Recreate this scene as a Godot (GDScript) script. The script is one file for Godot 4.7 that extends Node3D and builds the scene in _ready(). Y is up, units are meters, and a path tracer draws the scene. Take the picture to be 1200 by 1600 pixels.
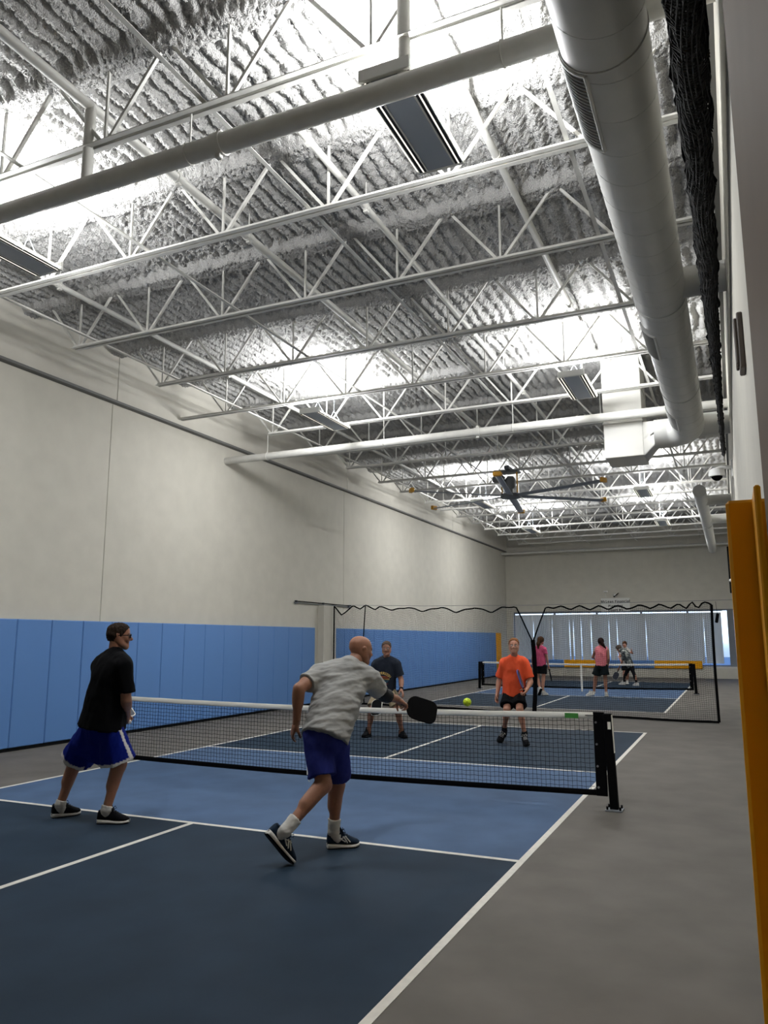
extends Node3D
# An indoor pickleball hall: two courts end to end, open steel joists under a sprayed-foam deck, uplights, players.

const CAM := Vector3(4.5865, 1.6284, 8.0498)
const WALL_L := -5.38      # faces of the lower walls
const WALL_R := 4.75
const WALL_FAR := -28.4
const WALL_NEAR := 10.4
const CHORD_Y := 6.0       # underside of the joists' bottom chords
const JOIST_Z := [5.2, 3.42, 1.67, -0.12, -2.0, -3.85, -5.54, -7.6, -9.2, -11.2, -12.75, -14.8, -16.3, -17.95, -19.65, -21.4, -23.3, -25.0, -26.7]

var taken := {}
var M := {}
var noise := FastNoiseLite.new()


# ------------------------------------------------------------------ small mesh kit
class MB:
	var v := PackedVector3Array()
	var n := PackedVector3Array()
	var ix := PackedInt32Array()
	var c := PackedColorArray()

	func tri(a: Vector3, b: Vector3, d: Vector3, nn: Vector3) -> void:
		var i := v.size()
		v.append(a); v.append(b); v.append(d)
		n.append(nn); n.append(nn); n.append(nn)
		if (b - a).cross(d - a).dot(nn) > 0.0:
			ix.append(i); ix.append(i + 2); ix.append(i + 1)
		else:
			ix.append(i); ix.append(i + 1); ix.append(i + 2)

	func quad(a: Vector3, b: Vector3, d: Vector3, e: Vector3, nn: Vector3) -> void:
		var i := v.size()
		v.append(a); v.append(b); v.append(d); v.append(e)
		for k in 4:
			n.append(nn)
		if (b - a).cross(d - a).dot(nn) > 0.0:
			ix.append_array(PackedInt32Array([i, i + 2, i + 1, i, i + 3, i + 2]))
		else:
			ix.append_array(PackedInt32Array([i, i + 1, i + 2, i, i + 2, i + 3]))

	# a closed smooth surface: vertices and triangles, outside found from the signed volume
	func closed(vv: PackedVector3Array, tt: PackedInt32Array, cc := PackedColorArray()) -> void:
		var nn := PackedVector3Array()
		nn.resize(vv.size())
		var vol := 0.0
		var mid := vv[0]
		for k in range(0, tt.size(), 3):
			var a := vv[tt[k]]
			var b := vv[tt[k + 1]]
			var d := vv[tt[k + 2]]
			var f := (b - a).cross(d - a)
			vol += f.dot(a - mid)
			nn[tt[k]] += f
			nn[tt[k + 1]] += f
			nn[tt[k + 2]] += f
		var s := 1.0 if vol > 0.0 else -1.0
		var i := v.size()
		for k in vv.size():
			n.append((nn[k] * s).normalized())
		v.append_array(vv)
		for k in range(0, tt.size(), 3):
			if s > 0.0:
				ix.append(i + tt[k]); ix.append(i + tt[k + 2]); ix.append(i + tt[k + 1])
			else:
				ix.append(i + tt[k]); ix.append(i + tt[k + 1]); ix.append(i + tt[k + 2])
		if cc.size():
			c.append_array(cc)

	func mesh(m: Material) -> ArrayMesh:
		var am := ArrayMesh.new()
		var a := []
		a.resize(Mesh.ARRAY_MAX)
		a[Mesh.ARRAY_VERTEX] = v
		a[Mesh.ARRAY_NORMAL] = n
		if c.size() == v.size():
			a[Mesh.ARRAY_COLOR] = c
		a[Mesh.ARRAY_INDEX] = ix
		am.add_surface_from_arrays(Mesh.PRIMITIVE_TRIANGLES, a)
		am.surface_set_material(0, m)
		return am


func box(mb: MB, c: Vector3, s: Vector3, bev := 0.0, b := Basis.IDENTITY) -> void:
	var h := s * 0.5
	var ax := [Vector3.RIGHT, Vector3.UP, Vector3.BACK]
	for a in 3:
		var a1: int = (a + 1) % 3
		var a2: int = (a + 2) % 3
		for sg in [-1.0, 1.0]:
			var p := []
			for q in [[-1, -1], [1, -1], [1, 1], [-1, 1]]:
				p.append(c + b * (ax[a] * h[a] * sg + ax[a1] * (h[a1] - bev) * q[0] + ax[a2] * (h[a2] - bev) * q[1]))
			mb.quad(p[0], p[1], p[2], p[3], b * (ax[a] * sg))
	if bev <= 0.0:
		return
	for a in 3:
		var a1: int = (a + 1) % 3
		var a2: int = (a + 2) % 3
		for s1 in [-1.0, 1.0]:
			for s2 in [-1.0, 1.0]:
				var e1: Vector3 = ax[a1] * h[a1] * s1 + ax[a2] * (h[a2] - bev) * s2
				var e2: Vector3 = ax[a1] * (h[a1] - bev) * s1 + ax[a2] * h[a2] * s2
				var l: Vector3 = ax[a] * (h[a] - bev)
				mb.quad(c + b * (e1 - l), c + b * (e1 + l), c + b * (e2 + l), c + b * (e2 - l), (b * (ax[a1] * s1 + ax[a2] * s2)).normalized())
	for sx in [-1.0, 1.0]:
		for sy in [-1.0, 1.0]:
			for sz in [-1.0, 1.0]:
				var q := Vector3(sx, sy, sz)
				var i := Vector3(h.x - bev, h.y - bev, h.z - bev)
				mb.tri(c + b * Vector3(h.x * sx, i.y * sy, i.z * sz), c + b * Vector3(i.x * sx, h.y * sy, i.z * sz), c + b * Vector3(i.x * sx, i.y * sy, h.z * sz), (b * q).normalized())


# a box from corner to corner
func slab(mb: MB, lo: Vector3, hi: Vector3, bev := 0.0) -> void:
	box(mb, (lo + hi) * 0.5, (hi - lo).abs(), bev)


# a straight bar of rectangular section
func bar(mb: MB, a: Vector3, b: Vector3, w: float, h: float, side := Vector3.RIGHT, bev := 0.0) -> void:
	var y := (b - a).normalized()
	var x := (side - y * side.dot(y)).normalized()
	box(mb, (a + b) * 0.5, Vector3(w, a.distance_to(b), h), bev, Basis(x, y, x.cross(y)))


func tube(mb: MB, pts: Array, r, sides := 8, caps := true) -> void:
	var up := Vector3.UP
	var start := mb.v.size()
	var m := pts.size()
	for k in m:
		var t: Vector3 = (pts[mini(k + 1, m - 1)] - pts[maxi(k - 1, 0)]).normalized()
		if k == 0:
			up = Vector3.UP if absf(t.y) < 0.9 else Vector3.RIGHT
		var x := up.cross(t).normalized()
		up = t.cross(x).normalized()
		var rr: float = r if r is float else r[k]
		for s in sides:
			var a := TAU * s / sides
			var d := x * cos(a) + up * sin(a)
			mb.v.append(pts[k] + d * rr)
			mb.n.append(d)
	for k in m - 1:
		for s in sides:
			var a := start + k * sides + s
			var b := start + k * sides + (s + 1) % sides
			mb.ix.append_array(PackedInt32Array([a, b, b + sides, a, b + sides, a + sides]))
	# orient by the first face
	var i0 := start
	var f := (mb.v[i0 + 1] - mb.v[i0]).cross(mb.v[i0 + 1 + sides] - mb.v[i0])
	if f.dot(mb.n[i0]) > 0.0:
		var from := mb.ix.size() - (m - 1) * sides * 6
		for k in range(from, mb.ix.size(), 3):
			var q := mb.ix[k + 1]
			mb.ix[k + 1] = mb.ix[k + 2]
			mb.ix[k + 2] = q
	if caps:
		for e in [0, m - 1]:
			var t: Vector3 = (pts[0] - pts[1]).normalized() if e == 0 else (pts[m - 1] - pts[m - 2]).normalized()
			for s in range(1, sides - 1):
				mb.tri(mb.v[start + e * sides], mb.v[start + e * sides + s], mb.v[start + e * sides + s + 1], t)


# rings of equal length, closed round and capped
func loft(mb: MB, rings: Array, cc := PackedColorArray()) -> void:
	var vv := PackedVector3Array()
	var tt := PackedInt32Array()
	var m: int = rings[0].size()
	for r in rings:
		vv.append_array(r)
	for k in rings.size() - 1:
		for s in m:
			var a: int = k * m + s
			var b: int = k * m + (s + 1) % m
			tt.append_array(PackedInt32Array([a, b, b + m, a, b + m, a + m]))
	for e in 2:
		var o: int = 0 if e == 0 else (rings.size() - 1) * m
		for s in range(1, m - 1):
			if e == 0:
				tt.append_array(PackedInt32Array([o, o + s + 1, o + s]))
			else:
				tt.append_array(PackedInt32Array([o, o + s, o + s + 1]))
	mb.closed(vv, tt, cc)


# a flat outline pushed to a thickness along the z of t
func prism(mb: MB, poly: PackedVector2Array, t: Transform3D, depth: float) -> void:
	var tr := Geometry2D.triangulate_polygon(poly)
	var f := t.basis.z.normalized()
	for sg in [-0.5, 0.5]:
		for k in range(0, tr.size(), 3):
			var q := []
			for j in 3:
				q.append(t * Vector3(poly[tr[k + j]].x, poly[tr[k + j]].y, depth * sg))
			mb.tri(q[0], q[1], q[2], f * signf(sg))
	var ccw := not Geometry2D.is_polygon_clockwise(poly)
	for k in poly.size():
		var a := poly[k]
		var b := poly[(k + 1) % poly.size()]
		var e := (b - a).normalized()
		var o := Vector2(e.y, -e.x) * (1.0 if ccw else -1.0)
		mb.quad(t * Vector3(a.x, a.y, -depth / 2), t * Vector3(b.x, b.y, -depth / 2), t * Vector3(b.x, b.y, depth / 2), t * Vector3(a.x, a.y, depth / 2), (t.basis * Vector3(o.x, o.y, 0)).normalized())


func ball(mb: MB, c: Vector3, r: Vector3, b := Basis.IDENTITY, la := 10, lo := 14) -> void:
	var rings := []
	for k in range(1, la):
		var th := PI * k / la
		var ring := PackedVector3Array()
		for s in lo:
			var ph := TAU * s / lo
			ring.append(c + b * Vector3(r.x * sin(th) * cos(ph), r.y * cos(th), r.z * sin(th) * sin(ph)))
		rings.append(ring)
	loft(mb, rings)


# ------------------------------------------------------------------ nodes, names and metas
func numbered(called: String) -> String:
	var k: int = taken.get(called, 0)
	taken[called] = k + 1
	return called if k == 0 else "%s_%03d" % [called, k]


func part(mb: MB, called: String, m: Material, parent: Node3D) -> MeshInstance3D:
	var o := MeshInstance3D.new()
	o.name = called
	o.mesh = mb.mesh(m)
	parent.add_child(o, true)
	return o


func share(mesh: Mesh, called: String, parent: Node3D, t: Transform3D) -> MeshInstance3D:
	var o := MeshInstance3D.new()
	o.name = called
	o.mesh = mesh
	o.transform = t
	parent.add_child(o, true)
	return o


func tag(o: Node3D, label: String, category: String, group := "") -> Node3D:
	o.set_meta("label", label)
	o.set_meta("category", category)
	if group:
		o.set_meta("group", group)
	return o


func thing(called: String, label: String, category: String, at := Vector3.ZERO, group := "") -> Node3D:
	var o := Node3D.new()
	o.name = numbered(called)
	add_child(o)
	o.position = at
	return tag(o, label, category, group)


# a thing that is a single mesh
func single(mb: MB, called: String, m: Material, label: String, category: String, group := "") -> MeshInstance3D:
	var o := MeshInstance3D.new()
	o.name = numbered(called)
	o.mesh = mb.mesh(m)
	add_child(o)
	tag(o, label, category, group)
	return o


func struct(called: String, mb: MB = null, m: Material = null) -> Node3D:
	var o: Node3D
	if mb:
		o = MeshInstance3D.new()
		o.mesh = mb.mesh(m)
	else:
		o = Node3D.new()
	o.name = numbered(called)
	add_child(o)
	o.set_meta("kind", "structure")
	return o


func copy(o: Node3D, at: Vector3) -> Node3D:
	var c: Node3D = o.duplicate()
	c.name = numbered(String(o.name))
	add_child(c)
	c.position = at
	return c


# ------------------------------------------------------------------ materials
func mat(called: String, col: Color, rough := 0.7, metal := 0.0) -> StandardMaterial3D:
	var m := StandardMaterial3D.new()
	m.resource_name = called
	m.albedo_color = col
	m.roughness = rough
	m.metallic = metal
	M[called] = m
	return m


func ntex(freq: float, lo: Color, hi: Color, octaves := 4, size := 512, sd := 1) -> NoiseTexture2D:
	var t := NoiseTexture2D.new()
	t.width = size
	t.height = size
	t.seamless = true
	var f := FastNoiseLite.new()
	f.seed = sd
	f.frequency = freq
	f.fractal_octaves = octaves
	t.noise = f
	var g := Gradient.new()
	g.set_color(0, lo)
	g.set_color(1, hi)
	t.color_ramp = g
	return t


func grained(m: StandardMaterial3D, scale: float, freq: float, lo: float, sd := 1, octaves := 4) -> StandardMaterial3D:
	m.albedo_texture = ntex(freq, Color(lo, lo, lo), Color.WHITE, octaves, 512, sd)
	m.uv1_triplanar = true
	m.uv1_world_triplanar = true
	m.uv1_scale = Vector3.ONE * scale
	return m


func relief(m: StandardMaterial3D, cm: float, freq: float, sd := 5) -> StandardMaterial3D:
	m.heightmap_enabled = true
	m.heightmap_scale = cm
	m.heightmap_texture = ntex(freq, Color.BLACK, Color.WHITE, 3, 512, sd)
	return m


func materials() -> void:
	grained(mat("wall", Color(0.80, 0.785, 0.735), 0.75), 0.35, 0.01, 0.96, 2)
	grained(mat("wall_upper", Color(0.78, 0.765, 0.72), 0.8), 0.35, 0.01, 0.96, 3)
	grained(mat("wall_taupe", Color(0.40, 0.32, 0.235), 0.7), 0.5, 0.01, 0.95, 4)
	mat("shade_grey", Color(0.42, 0.42, 0.41), 0.6)  # dark grey standing in for shade under the upper wall panels
	var foam := grained(mat("foam", Color(0.76, 0.755, 0.74), 1.0), 2.2, 0.035, 0.80, 6)
	relief(foam, 2.2, 0.05, 7)
	grained(mat("steel", Color(0.84, 0.835, 0.81), 0.5), 0.8, 0.01, 0.93, 8)
	grained(mat("pipe", Color(0.83, 0.825, 0.80), 0.5), 0.8, 0.01, 0.94, 9)
	grained(mat("duct", Color(0.70, 0.70, 0.685), 0.5), 0.5, 0.01, 0.95, 10)
	mat("duct_box", Color(0.74, 0.735, 0.71), 0.5)
	mat("grille", Color(0.50, 0.50, 0.49), 0.6)
	grained(mat("floor_grey", Color(0.445, 0.43, 0.405), 0.55), 0.22, 0.012, 0.88, 11, 5)
	grained(mat("court_navy", Color(0.165, 0.225, 0.285), 0.5), 0.22, 0.012, 0.88, 12, 5)
	grained(mat("court_blue", Color(0.315, 0.405, 0.53), 0.5), 0.22, 0.012, 0.88, 13, 5)
	for q in ["floor_grey", "court_navy", "court_blue"]:
		M[q].roughness = 0.7
		M[q].metallic_specular = 0.22
	grained(mat("line_white", Color(0.90, 0.885, 0.84), 0.55), 1.0, 0.02, 0.93, 14)
	mat("pad_blue", Color(0.35, 0.52, 0.75), 0.45)
	mat("pad_yellow", Color(0.95, 0.67, 0.12), 0.55)
	M.pad_yellow.metallic_specular = 0.25
	M.wall_taupe.metallic_specular = 0.2
	mat("pad_seam", Color(0.22, 0.36, 0.55), 0.6)
	mat("base_dark", Color(0.16, 0.17, 0.18), 0.7)
	mat("black", Color(0.045, 0.045, 0.05), 0.6)
	mat("black_cloth", Color(0.05, 0.05, 0.055), 0.9)
	mat("net_black", Color(0.055, 0.06, 0.065), 0.9)
	mat("net_charcoal", Color(0.15, 0.148, 0.145), 0.9)
	mat("net_white", Color(0.88, 0.87, 0.83), 0.8)
	for q in ["black", "black_cloth", "net_black", "base_dark"]:
		M[q].metallic_specular = 0.15
	mat("lamp_panel", Color(0.58, 0.61, 0.65), 0.4)
	mat("lamp_white", Color(0.85, 0.85, 0.83), 0.4)
	mat("lamp_black", Color(0.03, 0.03, 0.035), 0.5)
	var gl := mat("lamp_glow", Color(0.95, 0.95, 0.95), 0.4)
	gl.emission_enabled = true
	gl.emission = Color(1.0, 0.97, 0.90)
	gl.emission_energy_multiplier = LAMP_GLOW
	mat("fan_blade", Color(0.56, 0.58, 0.60), 0.45, 0.2)
	mat("fan_yellow", Color(0.80, 0.58, 0.12), 0.5)
	mat("fan_dark", Color(0.36, 0.37, 0.38), 0.5, 0.2)
	var bl := mat("blind", Color(0.72, 0.71, 0.68), 0.8)
	bl.backlight_enabled = true
	bl.backlight = Color(0.66, 0.60, 0.50)
	mat("frame_grey", Color(0.45, 0.47, 0.49), 0.5)
	mat("sign_white", Color(0.88, 0.88, 0.86), 0.6)
	mat("plastic_white", Color(0.86, 0.86, 0.85), 0.45)
	mat("box_taupe", Color(0.40, 0.37, 0.35), 0.6)
	mat("green_tag", Color(0.22, 0.50, 0.20), 0.6)
	mat("metal", Color(0.6, 0.6, 0.6), 0.35, 0.9)
	mat("outside", Color(0.45, 0.45, 0.43), 0.9)
	var g := mat("glass", Color(0.92, 0.96, 1.0, 0.06), 0.02)
	g.transparency = BaseMaterial3D.TRANSPARENCY_ALPHA


const LAMP_GLOW := 1.6      # what the eye sees of the tubes through the slots
const LAMP_ENERGY := 25.0    # each uplight
const ADDED_SIDE_ENERGY := 7.0     # each of the two side lights added to a lamp
const LAMP_COLOR := Color(0.985, 0.99, 1.0)
const EXPOSURE := 1.0


func _ready() -> void:
	noise.seed = 11
	noise.frequency = 1.0
	noise.fractal_octaves = 3
	# camera
	var cam := Camera3D.new()
	cam.name = "camera"
	cam.position = CAM
	cam.rotation_order = EULER_ORDER_YXZ
	cam.rotation = Vector3(0.165913, 0.424238, -0.00109)
	cam.fov = rad_to_deg(2.0 * atan(800.0 / 1197.18))
	cam.keep_aspect = Camera3D.KEEP_HEIGHT
	cam.near = 0.05
	cam.far = 200.0
	add_child(cam)
	# sky: daylight beyond the far windows
	var sky := ProceduralSkyMaterial.new()
	sky.sky_top_color = Color(0.30, 0.52, 0.86)
	sky.sky_horizon_color = Color(0.80, 0.88, 0.96)
	sky.ground_bottom_color = Color(0.32, 0.42, 0.52)
	sky.ground_horizon_color = Color(0.66, 0.76, 0.88)
	sky.sky_energy_multiplier = 1.8
	sky.ground_energy_multiplier = 1.4
	var s := Sky.new()
	s.sky_material = sky
	var env := Environment.new()
	env.background_mode = Environment.BG_SKY
	env.sky = s
	env.tonemap_mode = Environment.TONE_MAPPER_LINEAR
	env.tonemap_exposure = EXPOSURE
	env.sdfgi_enabled = true
	env.ssao_enabled = true
	env.ssil_enabled = true
	var we := WorldEnvironment.new()
	we.name = "environment"
	we.environment = env
	add_child(we)
	materials()
	build_floor()
	build_walls()
	build_ceiling()
	build_far_windows()
	build_pads()
	build_joists()
	build_pipes()
	build_lamps()
	build_duct()
	build_fan()
	build_court_net(0.0, true)
	build_court_net(-17.55, false)
	build_divider()
	build_gathered_net()
	build_wall_fittings()
	build_people()


# ------------------------------------------------------------------ the room
func build_floor() -> void:
	var mb := MB.new()
	slab(mb, Vector3(-5.8, -0.3, WALL_FAR - 0.3), Vector3(5.2, 0.0, WALL_NEAR + 0.3))
	var fl := struct("floor", mb, M.floor_grey)
	for zc in [0.0, -17.55]:
		for sg in [-1.0, 1.0]:
			mb = MB.new()
			slab(mb, Vector3(-3.048, -0.01, zc + sg * 2.11), Vector3(3.048, 0.0015, zc + sg * 6.706))
			part(mb, "court_paint", M.court_navy, fl)
		mb = MB.new()
		slab(mb, Vector3(-3.048, -0.01, zc - 2.11), Vector3(3.048, 0.0015, zc + 2.11))
		part(mb, "kitchen_paint", M.court_blue, fl)
		var w := 0.052
		for x in [-3.048 + w / 2, 3.048 - w / 2]:
			line(fl, Vector3(x - w / 2, 0, zc - 6.706), Vector3(x + w / 2, 0, zc + 6.706), 0.003)
		for sg in [-1.0, 1.0]:
			line(fl, Vector3(-3.0, 0, zc + sg * 6.706), Vector3(3.0, 0, zc + sg * (6.706 - w)), 0.003)
			line(fl, Vector3(-3.0, 0, zc + sg * 2.134), Vector3(3.0, 0, zc + sg * (2.134 - w)), 0.003)
			line(fl, Vector3(-w / 2, 0, zc + sg * 2.134), Vector3(w / 2, 0, zc + sg * (6.706 - w)), 0.003)


func line(fl: Node3D, a: Vector3, b: Vector3, h: float) -> void:
	var mb := MB.new()
	slab(mb, Vector3(minf(a.x, b.x), -0.01, minf(a.z, b.z)), Vector3(maxf(a.x, b.x), h, maxf(a.z, b.z)))
	part(mb, "court_line", M.line_white, fl)


func build_walls() -> void:
	var seams := [WALL_NEAR, 7.05, -2.1, -11.23, -20.4, WALL_FAR]
	var mb := MB.new()
	slab(mb, Vector3(-5.8, 0, WALL_FAR - 0.3), Vector3(WALL_L - 0.02, 7.2, WALL_NEAR + 0.3))
	var wl := struct("wall_left", mb, M.wall)
	mb = MB.new()
	slab(mb, Vector3(WALL_R + 0.02, 0, WALL_FAR - 0.3), Vector3(5.2, 7.2, WALL_NEAR + 0.3))
	var wr := struct("wall_right", mb, M.wall)
	for k in 5:
		var g := 0.006
		var z0: float = seams[k] - g
		var z1: float = seams[k + 1] + g
		mb = MB.new()
		slab(mb, Vector3(WALL_L - 0.04, 0, z0), Vector3(WALL_L, 5.85, z1), 0.004)
		part(mb, "wall_panel", M.wall, wl)
		mb = MB.new()
		slab(mb, Vector3(WALL_L - 0.04, 5.9, z0), Vector3(WALL_L + 0.10, 7.05, z1), 0.004)
		part(mb, "upper_panel", M.wall_upper, wl)
		mb = MB.new()
		slab(mb, Vector3(WALL_R, 0, z0), Vector3(WALL_R + 0.04, 5.89, z1), 0.004)
		part(mb, "wall_panel", M.wall, wr)
		mb = MB.new()
		slab(mb, Vector3(WALL_R - 0.05, 5.9, z0), Vector3(WALL_R + 0.04, 7.05, z1), 0.004)
		part(mb, "upper_panel", M.wall_upper, wr)
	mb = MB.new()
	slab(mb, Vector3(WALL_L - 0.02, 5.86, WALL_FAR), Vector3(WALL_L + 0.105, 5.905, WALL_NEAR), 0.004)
	struct("shade_trim_1", mb, M.shade_grey)  # strip coloured as the shaded underside of the left overhang
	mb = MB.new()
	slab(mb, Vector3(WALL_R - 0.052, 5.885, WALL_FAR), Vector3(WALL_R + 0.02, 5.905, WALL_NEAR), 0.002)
	struct("shade_trim_2", mb, M.shade_grey)  # same painted shade under the right overhang
	mb = MB.new()
	slab(mb, Vector3(WALL_L - 0.02, 0, WALL_FAR), Vector3(WALL_L + 0.012, 0.11, WALL_NEAR), 0.003)
	struct("baseboard_left", mb, M.base_dark)
	# wall behind the camera
	mb = MB.new()
	slab(mb, Vector3(-5.8, 0, WALL_NEAR), Vector3(5.2, 7.2, WALL_NEAR + 0.3))
	struct("wall_front", mb, M.wall)
	# the darker wall return right beside the camera
	mb = MB.new()
	slab(mb, Vector3(4.662, 0, 6.3), Vector3(WALL_R + 0.03, 5.83, WALL_NEAR), 0.004)
	part(mb, "wall_return", M.wall_taupe, wr)
	# far wall with its long window opening
	var wf := struct("wall_back")
	var zf := WALL_FAR
	mb = MB.new()
	slab(mb, Vector3(-5.45, 2.95, zf - 0.3), Vector3(4.8, 3.56, zf), 0.004)
	part(mb, "wall_panel", M.wall, wf)
	mb = MB.new()
	slab(mb, Vector3(-5.45, 3.56, zf - 0.3), Vector3(4.8, 5.85, zf - 0.02), 0.004)
	part(mb, "wall_panel", M.wall, wf)
	mb = MB.new()
	slab(mb, Vector3(-5.45, 5.82, zf - 0.3), Vector3(4.8, 7.05, zf + 0.06), 0.004)
	part(mb, "upper_panel", M.wall_upper, wf)
	mb = MB.new()
	slab(mb, Vector3(-5.45, 0, zf - 0.3), Vector3(-5.05, 2.96, zf), 0.004)
	part(mb, "wall_panel", M.wall, wf)
	mb = MB.new()
	slab(mb, Vector3(-5.45, 0, zf - 0.3), Vector3(4.8, 0.45, zf + 0.25), 0.006)
	part(mb, "curb", M.wall, wf)


func build_ceiling() -> void:
	var mb := MB.new()
	slab(mb, Vector3(-5.8, 7.0, WALL_FAR - 0.3), Vector3(5.2, 7.25, WALL_NEAR + 0.3))
	var ce := struct("ceiling", mb, M.foam)
	mb = MB.new()
	foam_patch(mb, -5.40, 4.78, WALL_NEAR, 5.6, 0.086, 0.2)
	foam_patch(mb, -5.40, 4.78, 5.6, -4.0, 0.0191, 0.024)
	foam_patch(mb, -5.40, 4.78, -4.0, -15.0, 0.0246, 0.045)
	foam_patch(mb, -5.40, 4.78, -15.0, WALL_FAR, 0.043, 0.11)
	part(mb, "foam_insulation", M.foam, ce)


# the sprayed deck: ribs along the hall, a thicker band over every joist, lumps everywhere
func foam_height(x: float, z: float) -> float:
	var wob := noise.get_noise_2d(x * 2.2, z * 2.6) * 0.05
	var rib := 0.5 + 0.5 * cos(TAU * (x + wob) / 0.172)
	var y := 6.852 - 0.056 * rib
	var near := 9.0
	for zj in JOIST_Z:
		near = minf(near, absf(z - zj))
	var edge := 0.17 + noise.get_noise_2d(x * 3.0 + 40.0, z * 2.0) * 0.07
	var band := 1.0 - smoothstep(edge * 0.55, edge * 1.25, near)
	y = lerpf(y, 6.715, band)
	y += noise.get_noise_2d(x * 20.0, z * 20.0 + 90.0) * 0.040 + noise.get_noise_2d(x * 2.5 + 7.0, z * 2.5) * 0.012
	return y


func foam_patch(mb: MB, x0: float, x1: float, z0: float, z1: float, dx: float, dz: float) -> void:
	var nx := int(ceil((x1 - x0) / dx))
	var nz := int(ceil((z0 - z1) / dz))
	var sx := (x1 - x0) / nx
	var sz := (z1 - z0) / nz
	var start := mb.v.size()
	var h := PackedFloat32Array()
	for j in nz + 1:
		for i in nx + 1:
			h.append(foam_height(x0 + sx * i, z0 + sz * j))
	var w := nx + 1
	for j in nz + 1:
		for i in w:
			mb.v.append(Vector3(x0 + sx * i, h[j * w + i], z0 + sz * j))
			var gx := (h[j * w + mini(i + 1, nx)] - h[j * w + maxi(i - 1, 0)]) / (2.0 * sx)
			var gz := (h[mini(j + 1, nz) * w + i] - h[maxi(j - 1, 0) * w + i]) / (2.0 * sz)
			mb.n.append(Vector3(gx, -1.0, gz).normalized())
	for j in nz:
		for i in nx:
			var a := start + j * w + i
			mb.ix.append(a); mb.ix.append(a + 1); mb.ix.append(a + w)
			mb.ix.append(a + 1); mb.ix.append(a + w + 1); mb.ix.append(a + w)


func build_far_windows() -> void:
	var zf := WALL_FAR
	var w := struct("window_1")
	var mb := MB.new()
	slab(mb, Vector3(-5.05, 0.45, zf - 0.22), Vector3(4.75, 0.50, zf + 0.06), 0.004)
	part(mb, "window_sill", M.wall, w)
	var xs := [-5.05, -3.1, -1.15, 0.8, 2.75, 4.47, 4.75]
	mb = MB.new()
	slab(mb, Vector3(-5.05, 0.5, zf - 0.2), Vector3(4.75, 0.56, zf - 0.12))
	slab(mb, Vector3(-5.05, 2.89, zf - 0.2), Vector3(4.75, 2.96, zf - 0.12))
	part(mb, "window_frame", M.frame_grey, w)
	for x in xs:
		mb = MB.new()
		var hw := 0.13 if x > 4.4 and x < 4.6 else 0.04
		slab(mb, Vector3(x - hw, 0.5, zf - 0.21), Vector3(x + hw, 2.95, zf - 0.1), 0.004)
		part(mb, "mullion", M.frame_grey, w)
	for k in xs.size() - 1:
		mb = MB.new()
		slab(mb, Vector3(xs[k] + 0.03, 0.54, zf - 0.165), Vector3(xs[k + 1] - 0.03, 2.91, zf - 0.155))
		part(mb, "pane", M.glass, w)
	mb = MB.new()
	slab(mb, Vector3(-30, -0.4, zf - 60), Vector3(30, -0.3, zf - 0.3))
	struct("ground_outside", mb, M.outside)
	# vertical blinds
	var b := thing("vertical_blind", "long grey vertical slat blind drawn across the far window", "blind", Vector3(0, 0.62, zf + 0.02))
	mb = MB.new()
	slab(mb, Vector3(-4.98, 2.24, -0.03), Vector3(4.16, 2.30, 0.03), 0.004)
	part(mb, "headrail", M.frame_grey, b)
	mb = MB.new()
	for k in 4:   # a gently curved vane
		var xa := -0.047 + 0.0235 * k
		var za := 0.007 - 0.007 * pow(absf(xa) / 0.047, 2.0)
		var zb := 0.007 - 0.007 * pow(absf(xa + 0.0235) / 0.047, 2.0)
		mb.quad(Vector3(xa, -2.18, za), Vector3(xa + 0.0235, -2.18, zb), Vector3(xa + 0.0235, 0, zb), Vector3(xa, 0, za), Vector3((za - zb), 0, 0.0235).normalized())
	var slat := mb.mesh(M.blind)
	var rng := RandomNumberGenerator.new()
	rng.seed = 5
	var slits := [-4.07, -3.2, -2.42, -2.22, -1.85, -1.42, -0.58, -0.3, 1.0, 3.38]
	var x := -4.93
	while x < 4.10:
		var tilt := 0.0
		var skip := false
		for s in slits:
			if absf(s - (x + 0.045)) < 0.045:
				tilt = -0.010 - rng.randf() * 0.007
			if absf(s - (x - 0.045)) < 0.045:
				tilt = 0.009 + rng.randf() * 0.006
		var bs := Basis(Vector3.BACK, tilt) * Basis(Vector3.UP, rng.randf_range(-0.15, 0.15))
		if not skip:
			share(slat, "slat", b, Transform3D(bs, Vector3(x, 2.19, rng.randf_range(-0.006, 0.006))))
		x += 0.089
	# roll pads along the sill
	var ends := [-4.62, -2.66, -0.70, 1.28, 3.25]
	for k in 4:
		mb = MB.new()
		slab(mb, Vector3(ends[k] + 0.01, 0.40, zf + 0.25), Vector3(ends[k + 1] - 0.01, 0.74, zf + 0.33), 0.02)
		var yellow := k % 2 == 1
		single(mb, "sill_pad", M.pad_yellow if yellow else M.pad_blue, ["blue padded strip on the window curb beside the blue-padded left wall", "orange-yellow padded strip on the window curb between two blue strips", "blue padded strip on the window curb between two orange strips", "orange-yellow padded strip at the right end of the window curb"][k], "wall pad")
	# sign over the window
	var sg := thing("wall_sign", "white sign with black lettering on the far wall above the blind", "sign", Vector3(-0.28, 2.86, zf + 0.012))
	mb = MB.new()
	slab(mb, Vector3(-0.63, 0, -0.01), Vector3(0.63, 0.66, 0.012), 0.003)
	part(mb, "board", M.sign_white, sg)
	var ty := [0.45, 0.25, 0.06]
	var tx := ["McLean Financial", "Planning", "Court #1"]
	for k in 3:
		text(sg, "lettering", tx[k], 0.155, Vector3(0, ty[k] + 0.055, 0.014), Basis.IDENTITY, M.black)


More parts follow.
